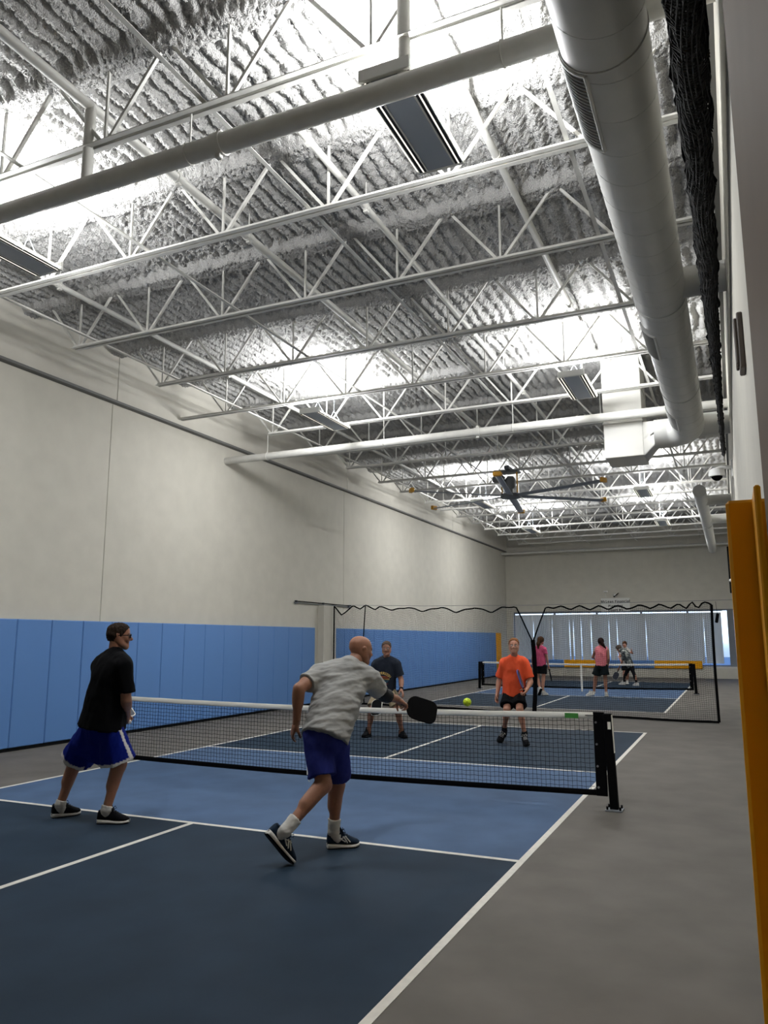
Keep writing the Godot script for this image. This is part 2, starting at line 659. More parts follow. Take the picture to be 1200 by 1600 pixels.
func text(parent: Node3D, called: String, words: String, size: float, at: Vector3, b: Basis, m: Material) -> MeshInstance3D:
	var t := TextMesh.new()
	var f := SystemFont.new()
	f.font_names = PackedStringArray(["Droid Sans"])
	f.font_weight = 700
	t.font = f
	t.font_size = 64
	t.pixel_size = size / 64.0
	t.depth = 0.003
	t.text = words
	t.material = m
	var o := MeshInstance3D.new()
	o.name = called
	o.mesh = t
	o.transform = Transform3D(b, at)
	parent.add_child(o, true)
	return o


func pad_mesh(h: float, w: float, t: float, m: Material) -> ArrayMesh:
	var mb := MB.new()
	box(mb, Vector3(t / 2, h / 2, 0), Vector3(t, h, w), 0.012)
	return mb.mesh(m)


func build_pads() -> void:
	# blue pads on the left wall, pitch 0.655 m
	var pm := pad_mesh(1.90, 0.648, 0.055, M.pad_blue)
	for run in [[2.91, 19, "blue vinyl wall pad on the left wall, on the players' side of the white column"], [-10.53, 24, "blue vinyl wall pad on the left wall beyond the white column"]]:
		for k in run[1]:
			var o := MeshInstance3D.new()
			o.name = numbered("wall_pad")
			o.mesh = pm
			add_child(o)
			o.position = Vector3(WALL_L + 0.01, 0.055, run[0] - 0.655 * (k + 0.5))
			tag(o, run[2], "wall pad", "blue wall pads before the column" if run[1] == 19 else "blue wall pads beyond the column")
	var mb := MB.new()
	box(mb, Vector3(WALL_L + 0.04, 1.005, -26.72), Vector3(0.06, 1.90, 0.72), 0.012)
	single(mb, "wall_pad", M.pad_yellow, "yellow vinyl wall pad at the far end of the blue pads", "wall pad")
	# yellow pad at the end of the right wall, right beside the camera
	var r := thing("edge_pad", "tall yellow vinyl pad on the edge of the right wall", "wall pad", Vector3(4.65, 0.0, 5.98))
	mb = MB.new()
	slab(mb, Vector3(-0.062, 0.03, -1.5), Vector3(0.095, 1.972, 0.0), 0.008)
	part(mb, "pad", M.pad_yellow, r)
	mb = MB.new()
	slab(mb, Vector3(-0.002, 0.03, 0.004), Vector3(0.012, 1.972, 0.19), 0.004)
	part(mb, "pad_flap", M.pad_yellow, r)
	# boxed column between the blue pads, and the rods on the wall beside it
	mb = MB.new()
	slab(mb, Vector3(WALL_L - 0.01, 0, -10.50), Vector3(WALL_L + 0.17, 2.54, -9.80), 0.006)
	single(mb, "boxed_column", M.wall, "white boxed-in column on the left wall between the blue pads", "column")
	var rd := thing("wall_rail", "thin metal rail with dark rods on the left wall above the column", "rail", Vector3(WALL_L, 2.56, -10.0))
	for k in 2:
		mb = MB.new()
		tube(mb, [Vector3(0.03 + 0.03 * k, 0.035 * k, 1.48), Vector3(0.03 + 0.03 * k, 0.035 * k, -1.6)], 0.014, 8)
		part(mb, "rod", M.frame_grey if k == 0 else M.black, rd)
	for z in [1.4, 0.0, -1.5]:
		mb = MB.new()
		slab(mb, Vector3(0.0, -0.03, z - 0.02), Vector3(0.07, 0.06, z + 0.02), 0.003)
		part(mb, "bracket", M.frame_grey, rd)


# ------------------------------------------------------------------ steel overhead
func build_joists() -> void:
	var nodes := []
	for k in 8:
		nodes.append(-4.18 + 1.315 * k)
	var top := 6.76
	var proto: Node3D
	for j in JOIST_Z.size():
		var long_chord: bool = j == 5
		var lab := "white open-web steel roof joist under the foam deck with nothing slung beneath it"
		var own: String = {6: "white open-web steel joist with a pipe slung beneath it before the square duct", 7: "white open-web steel joist just beyond the square duct", 9: "white open-web steel joist from which the big fan hangs", 18: "last white open-web steel joist before the far wall"}.get(j, "")
		if own:
			lab = own
		if long_chord:
			lab = "white open-web steel joist whose lower chord runs on to the left wall"
		elif j == 1:
			lab = "white open-web steel joist with the thick coupled pipe slung beneath it"
		if proto and not long_chord:
			var o := copy(proto, Vector3(0, CHORD_Y, JOIST_Z[j]))
			o.set_meta("label", lab)
			if j == 1 or own:
				o.remove_meta("group")
			continue
		var t := thing("steel_joist", lab, "joist", Vector3(0, CHORD_Y, JOIST_Z[j]), "" if long_chord else "open-web roof joists")
		var x0 := -5.27 if long_chord else -4.28
		for sg in [-1.0, 1.0]:
			var mb := MB.new()
			slab(mb, Vector3(x0, 0.0, sg * 0.013), Vector3(4.69, 0.006, sg * 0.065))
			slab(mb, Vector3(x0, 0.0, sg * 0.013), Vector3(4.69, 0.052, sg * 0.019))
			part(mb, "bottom_chord", M.steel, t)
		for k in 8:
			var x: float = nodes[k]
			if x > 4.7:
				continue
			if k < 7:
				web(t, Vector3(x, 0.02, 0), Vector3(x, top - CHORD_Y, 0), 0.022)
				web(t, Vector3(x + 0.04, 0.03, 0), Vector3(minf(x + 0.62, 4.7), top - CHORD_Y, 0), 0.03)
				web(t, Vector3(x - 0.04, 0.03, 0), Vector3(x - 0.62, top - CHORD_Y, 0), 0.03)
		var mb2 := MB.new()
		slab(mb2, Vector3(-5.27, top - CHORD_Y, -0.07), Vector3(4.70, top - CHORD_Y + 0.05, 0.07))
		part(mb2, "top_chord", M.steel, t)
		if not long_chord and proto == null:
			proto = t
	# bridging angles along the hall, on the lower chords
	var bl := ["white bridging angle along the hall beside the left wall", "white bridging angle along the hall under the left row of lamps", "dark-edged bridging angle along the hall through the middle of the joists", "white bridging angle along the hall beside the round duct"]
	var bx := [-3.84, -1.27, 0.86, 3.52]
	for k in 4:
		var mb := MB.new()
		slab(mb, Vector3(bx[k] - 0.022, CHORD_Y + 0.056, 5.3), Vector3(bx[k] + 0.022, CHORD_Y + 0.061, WALL_FAR + 0.3))
		slab(mb, Vector3(bx[k] - 0.022, CHORD_Y + 0.056, 5.3), Vector3(bx[k] - 0.017, CHORD_Y + 0.10, WALL_FAR + 0.3))
		single(mb, "bridging_angle", M.steel, bl[k], "steel angle")


func web(t: Node3D, a: Vector3, b: Vector3, w: float) -> void:
	var mb := MB.new()
	bar(mb, a, b, w, w, Vector3.BACK)
	part(mb, "web", M.steel, t)


func pipe(called: String, label: String, pts: Array, r: float, cups: Array, hangers: Array, hang_to := CHORD_Y) -> Node3D:
	var t := thing(called, label, "pipe", pts[0])
	var q := []
	for p in pts:
		q.append(p - pts[0])
	var mb := MB.new()
	tube(mb, q, r, 16)
	part(mb, "pipe_run", M.pipe, t)
	for c in cups:
		mb = MB.new()
		var d: Vector3 = (c[1] as Vector3).normalized() * 0.045
		tube(mb, [c[0] - pts[0] - d, c[0] - pts[0] + d], r * 1.16, 16)
		for sg in [-1.0, 1.0]:
			box(mb, c[0] - pts[0] + Vector3(0, sg * r * 1.28, 0), Vector3(0.05, 0.035, 0.05), 0.004)
		part(mb, "coupling", M.pipe, t)
	for h in hangers:
		mb = MB.new()
		var p: Vector3 = h - pts[0]
		tube(mb, [p, Vector3(p.x, hang_to - pts[0].y, p.z)], 0.008, 6)
		tube(mb, ring_pts(p, r + 0.004, Vector3.RIGHT if absf(q[1].x) > absf(q[1].z) else Vector3.BACK), 0.006, 5, false)
		part(mb, "hanger", M.steel, t)
	return t


func ring_pts(c: Vector3, r: float, axis: Vector3, m := 18) -> Array:
	var x := axis.cross(Vector3.UP).normalized() if absf(axis.y) < 0.9 else Vector3.RIGHT
	var y := axis.cross(x).normalized()
	var o := []
	for k in m + 1:
		o.append(c + (x * cos(TAU * k / m) + y * sin(TAU * k / m)) * r)
	return o


func build_pipes() -> void:
	var R := Vector3.RIGHT
	var t := pipe("main_pipe", "thick white pipe slung below the joist under the first pair of lamps", [Vector3(-5.4, 5.63, 3.42), Vector3(4.76, 5.63, 3.42)], 0.084, [[Vector3(1.02, 5.63, 3.42), R], [Vector3(-3.6, 5.63, 3.42), R]], [Vector3(0.72, 5.63, 3.42), Vector3(-2.6, 5.63, 3.42), Vector3(3.4, 5.63, 3.42)])
	for x in [-0.43, 2.66]:
		var mb := MB.new()
		tube(mb, [Vector3(x + 5.4, 0, 0.0), Vector3(x + 5.4, 0.80 if x < 0.0 else 0.99, 0.0)], 0.05, 12)
		part(mb, "riser", M.pipe, t)
	pipe("main_pipe", "thick white pipe slung below a joist in front of the square duct", [Vector3(-5.4, 5.53, -5.54), Vector3(4.76, 5.53, -5.54)], 0.078, [[Vector3(0.4, 5.53, -5.54), R]], [Vector3(-4.3, 5.53, -5.54), Vector3(-1.55, 5.53, -5.54), Vector3(1.09, 5.53, -5.54)])
	pipe("main_pipe", "white pipe across the hall close to the far wall", [Vector3(-5.4, 5.72, -27.75), Vector3(4.76, 5.72, -27.75)], 0.06, [], [Vector3(-3.2, 5.72, -27.75), Vector3(0.0, 5.72, -27.75), Vector3(3.0, 5.72, -27.75)])
	var lab := ["thin white sprinkler pipe along the hall nearest the left wall", "white sprinkler pipe along the hall on a riser from the thick pipe", "white sprinkler pipe along the hall right of the middle bridging angle", "white sprinkler pipe along the hall over the right row of lamps"]
	var xs := [-3.52, -0.43, 1.14, 2.66]
	var from := [3.3, 5.2, 2.55, 3.6]
	var rad := [0.036, 0.048, 0.036, 0.04]
	var ys := [6.43, 6.43, 6.43, 6.62]
	var to := [-27.7, -27.7, -27.7, -5.3]
	for k in 4:
		var cups := []
		for z in [2.2, 0.9, -3.0, -6.2]:
			if z < from[k] and z > to[k]:
				cups.append([Vector3(xs[k], ys[k], z), Vector3.BACK])
		pipe("sprinkler_pipe", lab[k], [Vector3(xs[k], ys[k], from[k]), Vector3(xs[k], ys[k], to[k])], rad[k], cups, [Vector3(xs[k], ys[k], 0.9), Vector3(xs[k], ys[k], -4.8)] + ([Vector3(xs[k], ys[k], -13.7)] if k < 3 else []), 6.74)


func build_lamps() -> void:
	var rows := [2.85, -4.3, -14.4, -20.6]
	var wh := ["above the thick pipe nearest the camera end", "before the square duct and the hung pipe", "beyond the big ceiling fan", "in the last row before the far wall"]
	for side in 2:
		var x: float = [-2.2, 2.52][side]
		for k in 4:
			var t := thing("ceiling_lamp", "long suspended uplight in the %s row, %s" % [["left", "right"][side], wh[k]], "lamp", Vector3(x, 5.72, rows[k]), "suspended uplights")
			lamp(t)


func lamp(t: Node3D) -> void:
	var L := 0.60     # half length
	var mb := MB.new()
	slab(mb, Vector3(-0.115, 0.0, -L), Vector3(0.115, 0.02, L), 0.003)
	part(mb, "panel", M.lamp_panel, t)
	# black slats and white strips left and right of the panel
	for sg in [-1.0, 1.0]:
		for q in [[0.118, 0.132, "lamp_white"], [0.134, 0.156, "lamp_black"], [0.158, 0.168, "lamp_glow"], [0.170, 0.194, "lamp_black"], [0.196, 0.204, "lamp_white"]]:
			mb = MB.new()
			slab(mb, Vector3(sg * q[0], 0.0, -L), Vector3(sg * q[1], 0.03, L))
			part(mb, "lamp_slot" if q[2] == "lamp_glow" else "slat", M[q[2]], t)
	mb = MB.new()
	slab(mb, Vector3(-0.20, 0.03, -L), Vector3(0.20, 0.045, L), 0.003)
	part(mb, "tray", M.lamp_white, t)
	for sg in [-1.0, 1.0]:
		mb = MB.new()
		slab(mb, Vector3(-0.205, 0.0, sg * L), Vector3(0.205, 0.10, sg * (L + 0.035)), 0.004)
		part(mb, "end_plate", M.lamp_white, t)
		mb = MB.new()
		for x in [-0.12, 0.12]:
			tube(mb, [Vector3(x, 0.09, sg * (L - 0.28)), Vector3(0, 0.30, sg * (L - 0.28))], 0.003, 5)
		tube(mb, [Vector3(0, 0.30, sg * (L - 0.28)), Vector3(0, 1.02, sg * (L - 0.28))], 0.003, 5)
		part(mb, "hanging_wire", M.frame_grey, t)
	for x in [-0.13, -0.045, 0.045, 0.13]:
		mb = MB.new()
		tube(mb, [Vector3(x, 0.068, -L + 0.02), Vector3(x, 0.068, L - 0.02)], 0.013, 8)
		part(mb, "lamp_tube", M.lamp_glow, t)
	var a := AreaLight3D.new()
	a.name = "uplight"
	a.area_size = Vector2(0.36, 1.15)
	a.light_energy = LAMP_ENERGY
	a.light_color = LAMP_COLOR
	a.shadow_enabled = true
	a.area_range = 40.0
	a.rotation = Vector3(PI / 2, 0, 0)
	a.position = Vector3(0, 0.092, 0)
	t.add_child(a)
	for sg in [-1.0, 1.0]:   # glowing strips and lights added at the sides to brighten the walls
		var turn := Basis(Vector3.BACK, sg * 0.65)
		mb = MB.new()
		box(mb, Vector3(sg * 0.213, 0.012, 0), Vector3(0.030, 0.003, 1.18), 0.0, turn)
		part(mb, "added_side_glow", M.lamp_glow, t)
		var d := AreaLight3D.new()
		d.name = "added_side_light"
		d.area_size = Vector2(0.030, 1.18)
		d.light_energy = ADDED_SIDE_ENERGY
		d.light_color = LAMP_COLOR
		d.shadow_enabled = true
		d.area_range = 40.0
		d.basis = turn * Basis(Vector3.RIGHT, -PI / 2)
		d.position = Vector3(sg * 0.213, 0.012, 0) + turn * Vector3(0, -0.004, 0)
		t.add_child(d, true)


func build_duct() -> void:
	var x := 4.13
	var y := 5.10
	var r := 0.249
	var t := thing("round_duct", "large white round air duct along the right wall", "duct", Vector3(x, y, 0))
	var mb := MB.new()
	tube(mb, [Vector3(0, 0, 6.4), Vector3(0, 0, -5.0)], r, 40)
	part(mb, "duct_run", M.duct, t)
	# spiral lock seam
	mb = MB.new()
	var pts := []
	for k in 900:
		var a := TAU * k / 30.0
		pts.append(Vector3(cos(a) * (r + 0.0005), sin(a) * (r + 0.0005), 6.38 - 11.3 * k / 900.0))
	tube(mb, pts, 0.0022, 4)
	part(mb, "spiral_seam", M.duct, t)
	for z in [3.95, 0.2, -2.9]:
		mb = MB.new()
		tube(mb, ring_pts(Vector3(0, 0, z), r + 0.002, Vector3.BACK, 40), 0.007, 6, false)
		part(mb, "joint_band", M.duct, t)
	# elbow to the square riser
	mb = MB.new()
	var el := []
	for k in 9:
		var a := PI / 2 * k / 8.0
		el.append(Vector3(-0.34 + 0.34 * cos(a), 0, -5.0 - 0.34 * sin(a) * 1.35))
	el.append(Vector3(-0.55, 0, -5.46))
	tube(mb, el, r, 32)
	part(mb, "elbow", M.duct, t)
	# stubs to the right wall
	for z in [4.35, 0.32, -5.25]:
		mb = MB.new()
		tube(mb, [Vector3(0.1, 0.03, z), Vector3(0.615, 0.03, z)], 0.15 if z > -5 else 0.19, 24)
		part(mb, "branch", M.duct, t)
	# registers on the lower left of the duct
	for z in [3.55, -0.75, -4.15]:
		register(t, z, r)
	# square riser up to the roof
	var s := thing("square_duct", "white square duct dropping from the roof to the round duct", "duct", Vector3(3.03, 4.83, -6.18))
	mb = MB.new()
	slab(mb, Vector3(-0.34, 0.0, -0.42), Vector3(0.33, 1.92, 0.42), 0.01)
	part(mb, "riser", M.duct_box, s)
	for h in [0.62, 1.25]:
		mb = MB.new()
		slab(mb, Vector3(-0.352, h, -0.43), Vector3(0.342, h + 0.03, 0.43), 0.004)
		part(mb, "flange", M.duct_box, s)
	# transition from square to round
	var rings := []
	for k in 2:
		var ring := PackedVector3Array()
		for q in 32:
			var a := TAU * q / 32.0
			var c := Vector2(cos(a), sin(a))
			if k == 0:
				var m := maxf(absf(c.x), absf(c.y))
				ring.append(Vector3(0.33, 0.30 + c.y / m * 0.30, 0.10 + c.x / m * 0.32))
			else:
				ring.append(Vector3(0.60, 0.27 + c.y * 0.25, 0.72 - 0.0 + c.x * 0.25 * 0.9))
		rings.append(ring)
	mb = MB.new()
	loft(mb, rings)
	part(mb, "transition", M.duct_box, s)
	# slimmer duct beyond
	var f := thing("round_duct", "slim white duct with two bends to the right wall at the far end", "duct", Vector3(4.06, 5.10, -11.2))
	mb = MB.new()
	tube(mb, [Vector3(0, 0, 0), Vector3(0, 0, -5.0), Vector3(-0.03, 0, -13.0)], 0.15, 24)
	part(mb, "duct_run", M.duct, f)
	for z in [-1.6, -5.0]:
		mb = MB.new()
		tube(mb, [Vector3(0.0, 0, z + 0.25), Vector3(0.12, 0.02, z + 0.06), Vector3(0.36, 0.03, z), Vector3(0.685, 0.03, z)], 0.13, 20)
		part(mb, "branch", M.duct, f)
	mb = MB.new()
	tube(mb, ring_pts(Vector3(0, 0, -5.6), 0.152, Vector3.BACK, 24), 0.008, 6, false)
	part(mb, "joint_band", M.duct, f)


func register(t: Node3D, z: float, r: float) -> void:
	var a0 := PI + 0.12
	var a1 := PI + 1.10
	var hl := 0.38
	var fr := MB.new()
	var q := []
	for k in 9:
		var a := lerpf(a0, a1, k / 8.0)
		q.append(Vector3(cos(a), sin(a), 0) * (r + 0.004))
	for sg in [-1.0, 1.0]:
		var p := []
		for k in 9:
			p.append(q[k] + Vector3(0, 0, z + sg * hl))
		tube(fr, p, 0.014, 6)
	for k in [0, 8]:
		tube(fr, [q[k] + Vector3(0, 0, z - hl), q[k] + Vector3(0, 0, z + hl)], 0.014, 6)
	var rg := part(fr, "register_frame", M.duct, t)
	var back := MB.new()
	for k in 8:
		var n: Vector3 = ((q[k] + q[k + 1]) as Vector3).normalized()
		back.quad(q[k] + Vector3(0, 0, z - hl), q[k + 1] + Vector3(0, 0, z - hl), q[k + 1] + Vector3(0, 0, z + hl), q[k] + Vector3(0, 0, z + hl), n)
	part(back, "register_back", M.grille, rg)
	var count := 22
	for k in count:
		var sl := MB.new()
		var zz := z - hl + 2.0 * hl * (k + 0.5) / count
		var p := []
		for j in 9:
			p.append(q[j] * 1.02 + Vector3(0, 0, zz))
		tube(sl, p, 0.0055, 4)
		part(sl, "slat", M.grille, rg)


func build_fan() -> void:
	var hub := Vector3(-0.43, 5.30, -11.0)
	var t := thing("ceiling_fan", "huge grey six-bladed ceiling fan with yellow tips", "fan", hub)
	var mb := MB.new()
	tube(mb, [Vector3(0, -0.05, 0), Vector3(0, 0.04, 0)], [0.26, 0.26], 24)
	part(mb, "hub", M.fan_dark, t)
	mb = MB.new()
	tube(mb, [Vector3(0, 0.04, 0), Vector3(0, 0.18, 0), Vector3(0, 0.19, 0), Vector3(0, 0.42, 0), Vector3(0, 0.50, 0)], [0.07, 0.07, 0.14, 0.14, 0.09], 20)
	part(mb, "motor", M.fan_dark, t)
	mb = MB.new()
	box(mb, Vector3(0, 0.62, 0), Vector3(0.5, 0.05, 0.30), 0.006)
	box(mb, Vector3(0, 0.685, 0), Vector3(0.12, 0.09, 0.7), 0.006)
	part(mb, "mount", M.fan_dark, t)
	for sx in [-1.0, 1.0]:
		mb = MB.new()
		bar(mb, Vector3(sx * 0.2, 0.06, 0.08), Vector3(sx * 0.2, 0.62, 0.08), 0.03, 0.03)
		part(mb, "support", M.fan_yellow, t)
	mb = MB.new()
	box(mb, Vector3(-0.28, 0.44, 0.1), Vector3(0.30, 0.16, 0.16), 0.02)
	part(mb, "drive_box", M.fan_dark, t)
	for k in 6:
		var a := deg_to_rad(21.5 + 60.0 * k)
		var d := Vector3(cos(a), 0, sin(a))
		var sd := Vector3(-sin(a), 0, cos(a))
		mb = MB.new()
		var rings := []
		for q in [[0.22, 0.08], [0.5, 0.09], [1.5, 0.085], [2.62, 0.08]]:
			var ring := PackedVector3Array()
			for s in 12:
				var an := TAU * s / 12.0
				ring.append(d * q[0] + sd * (cos(an) * q[1]) + Vector3(0, sin(an) * 0.018 + cos(an) * 0.02, 0))
			rings.append(ring)
		loft(mb, rings)
		var bl := part(mb, "blade", M.fan_blade, t)
		mb = MB.new()
		box(mb, d * 2.66 + Vector3(0, 0.02, 0), Vector3(0.09, 0.11, 0.19), 0.012, Basis(d, Vector3.UP, d.cross(Vector3.UP)))
		part(mb, "winglet", M.fan_yellow, bl)


# ------------------------------------------------------------------ nets
func strand(mb: MB, a: Vector3, b: Vector3, r: float) -> void:
	var t := (b - a).normalized()
	var x := (Vector3.UP if absf(t.y) < 0.8 else Vector3.BACK).cross(t).normalized()
	var y := t.cross(x)
	var i := mb.v.size()
	for p in [a, b]:
		for k in 3:
			var d := x * cos(TAU * k / 3.0) + y * sin(TAU * k / 3.0)
			mb.v.append(p + d * r)
			mb.n.append(d)
	for k in 3:
		var k2 := (k + 1) % 3
		mb.ix.append_array(PackedInt32Array([i + k, i + k2 + 3, i + k2, i + k, i + k + 3, i + k2 + 3]))


func build_court_net(zc: float, near: bool) -> void:
	var t := thing("court_net", ["black net with white band across the court where the men play", "black net with white band across the court beyond the divider"][0 if near else 1], "sports net", Vector3(0, 0, zc))
	var hw := 3.30
	var top := func(x: float) -> float: return 0.876 + 0.042 * pow(absf(x) / 3.3, 1.6)
	var low := func(x: float) -> float: return 0.088 + 0.035 * pow(absf(x) / 3.3, 1.6)
	var pitch := 0.0445 if near else 0.06
	var rr := 0.0022 if near else 0.0026
	var mb := MB.new()
	var nv := int(2.0 * (hw - 0.06) / pitch)
	for k in nv:
		var x := -hw + 0.06 + pitch * (k + 0.5)
		var wob := 0.004 * sin(k * 1.7)
		var mid := Vector3(x + wob, 0.45, 0.004 * sin(k * 0.9))
		strand(mb, Vector3(x, low.call(x) + 0.05, 0), mid, rr)
		strand(mb, mid, Vector3(x, top.call(x) - 0.06, 0), rr)
	var rows := int(0.70 / pitch)
	for j in rows:
		var f := (j + 0.5) / rows
		for k in nv:
			var xa := -hw + 0.06 + pitch * (k + 0.5)
			var xb := xa + pitch
			var ya: float = lerpf(low.call(xa) + 0.06, top.call(xa) - 0.065, f) + 0.0035 * sin(k * 2.1 + j)
			var yb: float = lerpf(low.call(xb) + 0.06, top.call(xb) - 0.065, f) + 0.0035 * sin((k + 1) * 2.1 + j)
			strand(mb, Vector3(xa, ya, 0), Vector3(xb, yb, 0), rr)
	var ms := part(mb, "mesh", M.net_black, t)
	ms.set_meta("kind", "stuff")
	# top band, slightly wavy
	for q in ["top_band", "bottom_hem"]:
		var rings := []
		for k in 133:
			var x := -hw + 2.0 * hw * k / 132.0
			var ring := PackedVector3Array()
			var h := 0.062
			var w := 0.010
			var y: float = top.call(x) - h * 0.5
			if q == "bottom_hem":
				y = low.call(x) + 0.028
				h = 0.058
				w = 0.008
			for s in 10:
				var an := TAU * s / 10.0
				var fold := 1.0 + 0.22 * noise.get_noise_2d(x * 9.0, s * 1.3 + zc)
				ring.append(Vector3(x, y + sin(an) * h * 0.5, cos(an) * w * fold + 0.004 * sin(x * 11.0) * cos(an)))
			rings.append(ring)
		mb = MB.new()
		loft(mb, rings)
		part(mb, q, M.net_white if q == "top_band" else M.black_cloth, t)
	for sg in [-1.0, 1.0]:
		mb = MB.new()
		box(mb, Vector3(sg * (hw - 0.005), 0.52, 0), Vector3(0.11, 0.80, 0.014), 0.004)
		var sl := part(mb, "side_sleeve", M.black_cloth, t)
		for y in [0.20, 0.40, 0.61, 0.82]:
			mb = MB.new()
			tube(mb, [Vector3(sg * (hw - 0.035), y, 0.006), Vector3(sg * (hw - 0.035), y, 0.011)], 0.011, 10)
			part(mb, "grommet", M.metal, sl)
		mb = MB.new()
		bar(mb, Vector3(sg * 3.412, 0.012, 0.03), Vector3(sg * 3.385, 0.912, 0.03), 0.080, 0.070, Vector3.RIGHT, 0.006)
		var po := part(mb, "post", M.black, t)
		mb = MB.new()
		box(mb, Vector3(sg * 3.412, 0.008, 0.03), Vector3(0.16, 0.016, 0.16), 0.003)
		part(mb, "base_plate", M.frame_grey, po)
		mb = MB.new()
		for bx in [-0.06, 0.06]:
			for bz in [-0.06, 0.06]:
				tube(mb, [Vector3(sg * 3.412 + bx, 0.016, 0.03 + bz), Vector3(sg * 3.412 + bx, 0.045, 0.03 + bz)], 0.010, 8)
		part(mb, "bolt", M.black, po)
		mb = MB.new()
		box(mb, Vector3(sg * 3.36, 0.895, 0.0), Vector3(0.05, 0.03, 0.012), 0.003)
		box(mb, Vector3(sg * 3.355, 0.78, 0.004), Vector3(0.05, 0.16, 0.012), 0.003)
		part(mb, "strap", M.black_cloth, t)
	# centre strap or stand
	mb = MB.new()
	if near:
		box(mb, Vector3(0.0, 0.16, 0.014), Vector3(0.05, 0.12, 0.004), 0.001)
		tube(mb, [Vector3(0, 0.10, 0.014), Vector3(0, 0.05, 0.012), Vector3(0, 0.02, 0.0)], 0.006, 8)
	else:
		box(mb, Vector3(0.0, 0.46, 0.014), Vector3(0.06, 0.80, 0.008), 0.002)
		box(mb, Vector3(0, 0.03, 0.014), Vector3(0.05, 0.06, 0.03), 0.002)
	part(mb, "centre_strap", M.net_white, t)
	if near:
		mb = MB.new()
		box(mb, Vector3(3.03, 0.877, 0.0135), Vector3(0.135, 0.05, 0.002))
		part(mb, "green_tag", M.green_tag, t)
		mb = MB.new()
		box(mb, Vector3(3.402, 0.80, 0.0665), Vector3(0.03, 0.07, 0.002))
		box(mb, Vector3(3.432, 0.72, 0.03), Vector3(0.004, 0.36, 0.06), 0.0, Basis(Vector3.BACK, 0.03))
		part(mb, "post_label", M.net_white, t)
		mb = MB.new()
		box(mb, Vector3(3.22, 0.886, 0.0135), Vector3(0.11, 0.007, 0.002))
		part(mb, "band_print", M.black, t)


